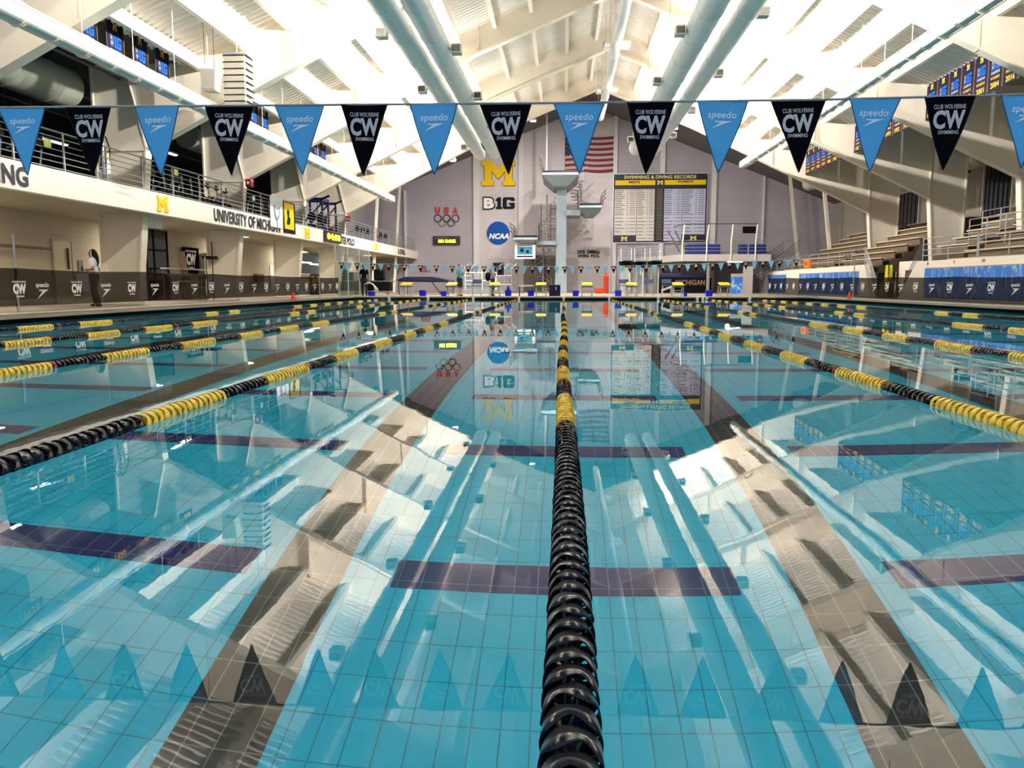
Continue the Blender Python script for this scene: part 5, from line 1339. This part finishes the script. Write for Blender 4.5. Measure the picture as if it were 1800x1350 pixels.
for i in range(5): b.tube([(p.x - .35 + .03 * i, 44.4 + i * .05, .8 + .02 * i), (p.x - .1 + .05 * i, 44.4 + i * .05, .95 - .03 * i), (p.x + .2 + .04 * i, 44.4 + i * .05, .75 - .05 * i), (p.x + .25 + .04 * i, 44.4 + i * .05, .4)], .02, 6)
b.build('white_hoses', WHITE, t, smooth='all')

# ------------------------------------------------------------------ right side: walls with pads, grandstand, rails
XS = 15.5
WB = mat('stand_front', '#f4eadc', .6)
b = MB(); b.prism([(18, DZ), (38.4, DZ), (36.5, 1.8), (18, 1.8)], XS, XS + .25, 'YZX'); struct('wall_stand', b, WB)
b = MB(); b.prism([(41.6, DZ), (64.4, DZ), (62.6, 1.75), (42.7, 1.8)], XS, XS + .25, 'YZX'); struct('wall_stand_far', b, WB)
b = MB().box(XS + .9, 38.5, DZ, XS + 1.1, 40.6, 1.9); struct('wall_stair_side', b, WB)
def pad_mat():
    m = bpy.data.materials.new('blue_water_print'); m.use_nodes = True; nt = m.node_tree; bs = nt.nodes['Principled BSDF']; bs.inputs['Roughness'].default_value = .45
    tc = nt.nodes.new('ShaderNodeTexCoord'); mp = nt.nodes.new('ShaderNodeMapping'); mp.inputs['Scale'].default_value = (1, 1.6, .8)
    nz = nt.nodes.new('ShaderNodeTexNoise'); nz.inputs['Scale'].default_value = 2.2; nz.inputs['Detail'].default_value = 6; nz.inputs['Distortion'].default_value = 1.6
    cr = nt.nodes.new('ShaderNodeValToRGB'); cr.color_ramp.elements[0].position = .5; cr.color_ramp.elements[0].color = (*lin('#2a72d0'), 1)
    cr.color_ramp.elements[1].position = .72; cr.color_ramp.elements[1].color = (*lin('#c4e2f4'), 1)
    nt.links.new(tc.outputs['Object'], mp.inputs[0]); nt.links.new(mp.outputs[0], nz.inputs['Vector']); nt.links.new(nz.outputs['Fac'], cr.inputs[0]); nt.links.new(cr.outputs[0], bs.inputs['Base Color'])
    return m
PADM = pad_mat()
k = 0
for y0_, y1_ in ((20.5, 24.0), (24.1, 27.4), (27.5, 31.6), (31.7, 35.6), (43.4, 46.6), (46.7, 49.9), (50.0, 54.0), (57.2, 62.2)):
    t = thing('wall_pad', 'blue and white water-print pad on the right stand front, %s' % ORDX[k], 'pad', (XS - .04, y0_, .3), 'blue water-print pads')
    MB().box(XS - .05, y0_, .25, XS, y1_, 1.47).build('pad_face', PADM, t, bevel=.02); MB().box(XS - .055, y0_, 1.47, XS + .01, y1_, 1.50).build('top_trim', mat('trim_tan', '#a8987a', .6), t); k += 1
for px, s_ in ((1630, '8'), (1676, '9'), (1726, '10')):
    y = ys(px, XS, 463); M = panel((XS - .005, y, 1.62), (0, -1, 0)); tag(MB(M).text(s_, 0, 0, .12 * len(s_), .12, depth=.004, bold=.03).build('wall_number', INK), 'small dark number on the right stand front, %s of three' % {'8': 'leftmost', '9': 'middle one', '10': 'two-digit rightmost'}[s_], 'number')
# blue pad and panels at the far corner
x0, x1 = atY(1285, 500, 57).x, atY(1305, 500, 57).x
t = thing('wall_pad', 'narrow blue water-print pad with pale top beside the black MICHIGAN cabinet', 'pad', (x0, 57, .15)); MB().box(x0, 56.9, .15, x1, 57.1, atY(1290, 487, 57).z).build('pad_face', PADM, t); MB().box(x0, 56.9, atY(1290, 487, 57).z, x1, 57.1, atY(1290, 481, 57).z).build('pale_cap', GREY_WALL, t)
x0, x1 = atY(1306, 500, 58).x, atY(1323, 500, 58).x
tag(MB().box(x0, 58, DZ, x1, 58.1, atY(1306, 468, 58).z).build('hanging_sheet', mat('sheet_grey', '#b6b2ab', .7)), 'pale grey hanging sheet at the far right corner under the stairs', 'sheet')
# bleachers
def grand(y0_, y1_, lab, rows=range(8)):
    t = thing('bleacher_section', lab, 'bleachers', (XS + .6, y0_, 1.6), 'wooden bleacher sections')
    b = MB()
    for i in range(8): b.box(XS + .3 + .62 * i, y0_, .2 if i == 0 else 1.4, XS + .3 + .62 * (i + 1), y1_, 1.45 + .35 * i)
    b.box(XS + .3 + .62 * 8, y0_, 1.4, 22.95, y1_, 1.45 + .35 * 8)
    b.build('stepped_risers', RISER, t)
    for i in rows:
        MB().box(XS + .42 + .62 * i, y0_ + .05, 1.80 + .35 * i, XS + .70 + .62 * i, y1_ - .05, 1.86 + .35 * i).build('bench_plank', WOOD, t)
    for i in rows: MB().box(XS + .52 + .62 * i, y0_ + .2, 1.45 + .35 * i, XS + .58 + .62 * i, y1_ - .2, 1.8 + .35 * i).build('bench_support', mat('bench_support_brown', '#6a5a48', .7), t)
grand(20, 34.6, 'nearest section of wooden bleachers at the right edge above the blue pads')
grand(35.6, 38.4, 'second section of wooden bleachers behind the boxed stair rails', range(2, 8))
grand(43.2, 49.4, 'third section of wooden bleachers beyond the stair opening')
grand(50.6, 59.5, 'farthest section of wooden bleachers toward the back wall')
def yrail(X, y0_, y1_, z0, h, n_, lab, step=2.0, grp=None, dz=0):
    t = thing('stand_railing', lab, 'railing', (X, y0_, z0), grp)
    b = MB()
    for i in range(n_): z = z0 + h * (i + 1) / n_; b.tube([(X, y0_, z), (X, y1_, z + dz)], .02, 6)
    b.build('rails', RAIL, t)
    k_ = max(1, round((y1_ - y0_) / step))
    for i in range(k_ + 1): y = y0_ + (y1_ - y0_) * i / k_; MB().tube([(X, y, z0 + dz * i / k_), (X, y, z0 + h + dz * i / k_)], .022, 6).build('post', RAIL, t)
yrail(XS + .1, 19, 31.5, 1.8, .85, 3, 'steel railing on top of the stand front at the right edge')
yrail(XS + .1, 31.6, 36.2, 1.8, .95, 4, 'steel railing on the stand front beside the stair opening')
yrail(XS + .1, 43.0, 62, 1.8, .85, 4, 'long steel railing on the far stand front')
yrail(XS + 1.5, 31.0, 35.2, 2.4, 1.1, 4, 'boxed steel landing rail in the middle of the bleachers', 1.4)
yrail(XS + 2.6, 30.6, 36.4, 3.0, .95, 3, 'higher steel landing rail in the middle of the bleachers', 1.5)
for (p0, p1, lab) in (((XS + .2, 38.2, .95, XS + .2, 36.4, 2.85), 1, 'slanted stair handrails right of the yellow floor sign'), ((XS + .2, 41.4, .95, XS + .2, 43.2, 2.75), 1, 'slanted stair handrails left of the yellow floor sign')):
    b = MB()
    for d in (0, .2, .4, .6): b.tube([(p0[0], p0[1], p0[2] - d), (p0[3], p0[4], p0[5] - d)], .02, 6)
    for q in (0, 1): b.tube([(p0[0], p0[1 + 3 * q], DZ if q == 0 else 1.7), (p0[0], p0[1 + 3 * q], p0[2 + 3 * q])], .022, 6)
    tag(b.build('stair_handrail', RAIL), lab, 'handrail', 'stair handrails')
# far stair up to the balcony
b = MB()
for d in (0, .25, .5, .75): b.tube([(XS - 1.2, 60.5, 1.6 - d), (XS + 3.5, 66.5, 4.4 - d)], .025, 5); b.tube([(XS - 2.2, 61.5, 1.5 - d), (XS + 2.5, 67.5, 4.3 - d)], .025, 5)
tag(b.build('stair_handrail', mat('dark_blue_rail', '#49506b', .5)), 'long slanted rails of the far stair beside the balcony', 'handrail', 'stair handrails')
# windows in the right wall
for k, (pa, pb, ya_, yb_) in enumerate(((1578, 1615, 336, 396), (1736, 1779, 282, 362))):
    X = 22.98; a = atX(pb, yb_, X); c = atX(pa, ya_, X)
    z0, z1 = 4.45, (6.9, 7.6)[k]
    struct('window_%d' % (3 + k), MB().box(X - .03, a.y, z0, X, c.y, z1), mat('night_glass', '#0e1016', .15))
    b = MB(); b.box(X - .12, a.y - .12, z0, X, a.y, z1 + .1); b.box(X - .12, c.y, z0, X, c.y + .12, z1 + .1); b.box(X - .12, a.y, z1, X, c.y, z1 + .1)
    struct('trim_%d' % (70 + k), b, WHITE_STEEL)
    b = MB()
    for i in range(1, 6): y = a.y + (c.y - a.y) * i / 6; b.box(X - .06, y - .02, z0, X - .03, y + .02, z1)
    struct('trim_%d' % (75 + k), b, mat('dark_mullion', '#26242a', .5))
p = atX(1520, 296, 20.8); t = thing('vent_box', 'white boxed air vent with dark opening hanging above the stand', 'vent', (20.3, 45, 6.8))
MB().box(19.9, 44.2, 6.5, 21.3, 45.8, 7.4).build('vent_body', mat('vent_white', '#c9c4b4', .5), t); MB().tube([(20.6, 45, 7.4), (20.6, 45, 8.56)], .03, 6).build('hanger_rod', RAIL, t); MB().box(20.0, 44.17, 6.6, 21.2, 44.2, 7.3).build('dark_opening', BLACK, t)
# small safety things
def cone(px, X, lab):
    y = ys(px, X, 524); t = thing('marker_cone', lab, 'cone', (X, y, DZ), 'red marker cones')
    MB().lathe((X, y, DZ), [(.10, .02), (.035, .3), (.02, .31), (.001, .31)], 14).build('cone_body', mat('cone_red', '#d8402a', .5), t, smooth=True); MB().box(X - .13, y - .13, DZ, X + .13, y + .13, DZ + .02).build('cone_foot', mat('cone_red', '#d8402a'), t)
cone(515.5, -11.75, 'small red cone on the left pool edge at the end of the brown fence'); cone(1493, 13.15, 'small red cone on the right pool edge before the black fence')
y = ys(1562, 16.0, 475); t = thing('floor_sign', 'yellow folding floor sign standing in the stair opening', 'sign', (16, y, DZ))
b = MB(); b.prism([(y - .2, .9), (y + .2, .9), (y + .12, 1.75), (y - .12, 1.75)], 15.9, 15.93, 'YZX'); b.build('front_panel', mat('sign_yellow', '#d9cf2e', .5), t); b = MB(); b.prism([(y - .2, .9), (y + .2, .9), (y + .12, 1.75), (y - .12, 1.75)], 16.1, 16.13, 'YZX'); b.build('back_panel', mat('sign_yellow', '#d9cf2e'), t)
MB().box(15.8, y - .5, .15, 16.38, y + .5, .9).build('stair_block', RISER).name
o = bpy.data.objects['stair_block']; tag(o, 'brown stair steps in the opening between the stand walls', 'steps')
y = ys(1420, XS + .05, 464); t = thing('rescue_box', 'orange box fixed on the railing of the far stand', 'box', (XS, y, 2.0)); MB().box(XS - .1, y - .6, 1.85, XS + .1, y + .3, 2.4).build('box_body', mat('safety_orange', '#f08a14', .5), t, bevel=.03); MB().box(XS - .115, y - .35, 2.0, XS - .1, y + .05, 2.25).build('dark_label', mat('dark_orange', '#a8340f'), t)

# ------------------------------------------------------------------ people
def limb(mb, pts, rs, n=12):
    mb.tube(pts, rs, n)
    for p, r in zip(pts, rs): mb.sphere(p, r, 8)
def figure(name_lab, px, Y, h, face, skin, shirt, pants, hair, pose, long_hair=False, shoe=INK, base_z=DZ):
    x = atY(px, 500, Y).x
    t = thing('person', name_lab, 'person', (0, 0, 0))
    s = h / 1.72
    L = pose
    def P(p): return (p[0] * s, p[1] * s, p[2] * s)
    def LL(ps): return [P(p) for p in ps]
    b = MB()
    # head, neck, torso, legs, arms with five fingers
    b.sphere(P((.015, 0, 1.61)), .092 * s, 14, (1.08, .88, 1.22)); b.sphere(P((.05, 0, 1.545)), .055 * s, 10); b.sphere(P((.115, 0, 1.595)), .014 * s, 8, (1.2, .8, 1.4)); b.sphere(P((.10, 0, 1.552)), .018 * s, 8, (.8, 1.3, .5))
    for q in (-1, 1): b.sphere(P((.0, q * .083, 1.6)), .02 * s, 8, (1, .5, 1.5))
    limb(b, LL([(.0, 0, 1.53), (-.01, 0, 1.44)]), [.05 * s, .058 * s])
    limb(b, LL([(-.01, 0, 1.36), (0, 0, 1.15), (-.01, 0, .98)]), [.125 * s, .115 * s, .13 * s])
    for q in (-1, 1):
        limb(b, LL([(-.01, q * .05, 1.38), (-.01, q * .155, 1.39)]), [.085 * s, .06 * s])
        limb(b, LL([(-.01, q * .085, .93), L['knee'][q], L['ankle'][q]]), [.098 * s, .062 * s, .042 * s])
        a = L['ankle'][q]; limb(b, LL([(a[0] - .03, a[1], .05), (a[0] + .12, a[1] + q * .015, .035)]), [.04 * s, .032 * s])
        e, w_ = L['elbow'][q], L['wrist'][q]
        limb(b, LL([(-.01, q * .17, 1.38), e, w_]), [.055 * s, .042 * s, .028 * s])
        d = (Vector(w_) - Vector(e)).normalized(); side = d.cross(Vector((0, 0, 1)))
        if side.length < .2: side = Vector((1, 0, 0))
        side.normalize(); up = side.cross(d)
        pm = Vector(w_) + d * .05; limb(b, LL([tuple(Vector(w_)), tuple(pm)]), [.026 * s, .032 * s])
        for k, (o_, ln) in enumerate(((-.027, .062), (-.009, .075), (.009, .07), (.027, .055))):
            r0 = pm + side * o_ + d * .02; r1 = r0 + d * ln * .55 - up * .006; r2 = r1 + d * ln * .4 - up * .018
            limb(b, LL([tuple(r0), tuple(r1), tuple(r2)]), [.0095 * s, .009 * s, .008 * s], 8)
        r0 = Vector(w_) + d * .025 + side * -.03 * q; r1 = r0 + d * .035 - side * .02 * q; limb(b, LL([tuple(r0), tuple(r1), tuple(r1 + d * .025)]), [.012 * s, .010 * s, .009 * s], 8)
    def fin(mb, nm, m, vox):
        o = mb.build(nm, m, None); rm = o.modifiers.new('remesh', 'REMESH'); rm.mode = 'VOXEL'; rm.voxel_size = vox; rm.use_smooth_shade = True
        sm = o.modifiers.new('smooth', 'SMOOTH'); sm.iterations = 2; sm.factor = .5
        o.parent = t; return o
    fin(b, 'body', skin, .010)
    b = MB()
    limb(b, LL([(-.01, 0, 1.37), (.01, 0, 1.18), (-.01, 0, 1.0)]), [.142 * s, .135 * s, .15 * s])
    for q in (-1, 1):
        limb(b, LL([(-.01, q * .05, 1.39), (-.01, q * .16, 1.385)]), [.098 * s, .078 * s])
        e = Vector(L['elbow'][q]); sh = Vector((-.01, q * .17, 1.38)); mid = sh + (e - sh) * (L.get('sleeve', .6)); limb(b, LL([tuple(sh), tuple(mid)]), [.072 * s, .066 * s])
    fin(b, 'shirt', shirt, .014)
    b = MB()
    limb(b, LL([(-.01, 0, 1.0), (-.01, 0, .93)]), [.145 * s, .15 * s])
    cut = L.get('short', 0)
    for q in (-1, 1):
        hp = Vector((-.01, q * .085, .93)); kn = Vector(L['knee'][q]); an = Vector(L['ankle'][q])
        if cut: limb(b, LL([tuple(hp), tuple(kn + (hp - kn) * .12)]), [.118 * s, .10 * s])
        else: limb(b, LL([tuple(hp), tuple(kn), tuple(an + Vector((0, 0, .03)))]), [.118 * s, .082 * s, .06 * s])
    fin(b, 'shorts' if cut else 'trousers', pants, .014)
    b = MB(); b.sphere(P((-.02, 0, 1.64)), .10 * s, 12, (1.05, .95, 1.1))
    if long_hair: limb(b, LL([(-.06, 0, 1.62), (-.11, 0, 1.5), (-.13, .0, 1.36), (-.12, 0, 1.24)]), [.085 * s, .075 * s, .055 * s, .03 * s])
    fin(b, 'hair', hair, .012)
    b = MB()
    for q in (-1, 1): b.sphere(P((.105, q * .032, 1.615)), .010 * s, 8)
    o = b.build('eyes', INK, None); o.parent = t
    for q in (-1, 1):
        a = L['ankle'][q]; b = MB(); b.sphere(P((a[0] + .04, a[1], .045)), .05 * s, 10, (2.6, 1, .9)); o = b.build('shoe', shoe, None); o.parent = t
    t.location = (x, Y, base_z - .0); t.rotation_euler = (0, 0, face)
    return t
stand = {'knee': {-1: (.02, -.1, .5), 1: (.02, .1, .5)}, 'ankle': {-1: (-.02, -.1, .09), 1: (-.02, .1, .09)}, 'elbow': {-1: (-.04, -.24, 1.12), 1: (-.04, .24, 1.12)}, 'wrist': {-1: (.06, -.24, .88), 1: (.06, .24, .88)}}
walk = {'knee': {-1: (.08, -.09, .5), 1: (-.03, .09, .5)}, 'ankle': {-1: (.04, -.09, .09), 1: (-.16, .09, .10)}, 'elbow': {-1: (-.06, -.23, 1.12), 1: (-.10, .23, 1.13)}, 'wrist': {-1: (.20, -.16, 1.08), 1: (.16, .10, 1.12)}, 'sleeve': .55}
f1 = figure('woman in grey-white tee and dark trousers walking left behind the brown fence', 166, 23.0, 1.66, math.pi + .1, SKIN1, TSHIRT_W, PANTS_G, HAIR, walk, True)
b = MB(); b.ring((0, 0, 0), .105, .008, 24); o = b.build('hair_band', WHITE, None); o.parent = f1; o.rotation_euler = (0, math.pi / 2, 0); o.location = (.0, 0, 1.55); o.scale = (1.1, 1, 1)
px_p = f1.location
t = thing('phone', 'dark phone held in front of the woman behind the brown fence', 'phone', (px_p.x - .31, px_p.y + .05, 1.25)); MB().box(px_p.x - .345, px_p.y - .05, 1.19, px_p.x - .335, px_p.y + .03, 1.33).build('phone_body', INK, t)
MB().box(px_p.x - .334, px_p.y - .045, 1.20, px_p.x - .333, px_p.y + .025, 1.32).build('screen', LAMP_FACE, t)
f2 = figure('man in black tee, back turned, standing by the white hoses', 640.5, 46.0, 1.78, math.pi / 2, SKIN1, BLACK_FLAG, mat('black_trousers', '#16161a', .8), HAIR, stand)
pose3 = dict(stand); pose3['elbow'] = {-1: (.05, -.26, 1.18), 1: (.05, .26, 1.18)}; pose3['wrist'] = {-1: (.18, -.12, 1.28), 1: (.2, .14, 1.28)}; pose3['short'] = 1
f3 = figure('person in a teal shirt and black shorts standing beside the second starting block', 808, 45.0, 1.75, -.5, SKIN2, mat('teal_cotton', '#3fa3bf', .8), mat('black_shorts', '#101014', .8), HAIR, pose3)
pose4 = dict(stand); pose4['elbow'] = {-1: (.02, -.24, 1.12), 1: (.02, .24, 1.12)}; pose4['wrist'] = {-1: (.22, -.18, 1.1), 1: (.22, .18, 1.1)}
f4 = figure('person in a grey top carrying a black backpack behind the third starting block', 866, 45.6, 1.7, .1, SKIN2, mat('grey_top', '#9b979c', .8), mat('black_trousers', '#16161a'), mat('brown_hair', '#5a3a28', .6), pose4, True)
l4 = f4.location
t = thing('backpack', 'bulky black backpack worn by the person behind the third starting block', 'backpack', (l4.x - .25, l4.y, 1.2)); MB().sphere((l4.x - .27, l4.y, 1.25), .2, 14, (.8, .85, 1.35)).build('bag_body', INK, t, smooth='all')
b = MB()
for q in (-.1, .1): b.tube([(l4.x - .15, l4.y + q, 1.52), (l4.x + .05, l4.y + q, 1.56), (l4.x + .15, l4.y + q, 1.4), (l4.x + .05, l4.y + q * 1.3, 1.15), (l4.x - .14, l4.y + q, 1.1)], .016, 6)
b.build('shoulder_straps', INK, t)

# ------------------------------------------------------------------ remaining lamps of the hall
def downlight(x, y, z, power, lab, s=.5):
    t = thing('round_downlight', lab, 'lamp', (x, y, z), 'round hall downlights')
    MB().lathe((x, y, z), [(.001, .02), (.2, 0), (.24, .06), (.16, .25), (.001, .26)], 20).build('reflector', WHITE, t, smooth=True)
    MB().lathe((x, y, z), [(.19, -.006), (.19, .0), (.001, -.002)], 20).build('lens', TUBE_LIGHT, t)
    MB().tube([(x, y, z + .25), (x, y, uz(x) if y > 50 else z + 1)], .015, 5).build('stem', RAIL, t)
    area_light('downlight_beam', (x, y, z - .03), (0, .25, -1), s, s, power, parent=t)
for k, (px, py, Y_) in enumerate(((796, 283, 52), (937, 213, 52), (1186, 227, 52), (1010, 215, 60))):  # includes added lamps that brighten the diving end
    p = atY(px, py, Y_); downlight(p.x, Y_, p.z, 1000, 'round white downlight before the back wall, %s' % ['left one under the roof edge', 'second, above the black pennant left of centre', 'right one beside the fat duct end', 'above the diving tower'][k])
# lights beneath the gallery and over the stand
for k, y in enumerate((12, 20, 29, 37.5, 45.5, 54, 62)):
    t = thing('recessed_light', 'flat recessed light in the underside of the gallery, %s' % ORDX[k], 'lamp', (-15.3, y, 3.06), 'recessed gallery soffit lights')
    MB().box(-15.55, y - .3, 3.03, -15.05, y + .3, 3.05).build('diffuser', mat('soft_diffuser', '#fff1d8', .5, emit=1.5), t); MB().box(-15.6, y - .35, 3.04, -15.0, y + .35, 3.06).build('frame', WHITE, t)
    area_light('soffit_beam', (-15.3, y, 3.0), (0, 0, -1), .5, .6, 60, (1, .9, .76), parent=t)
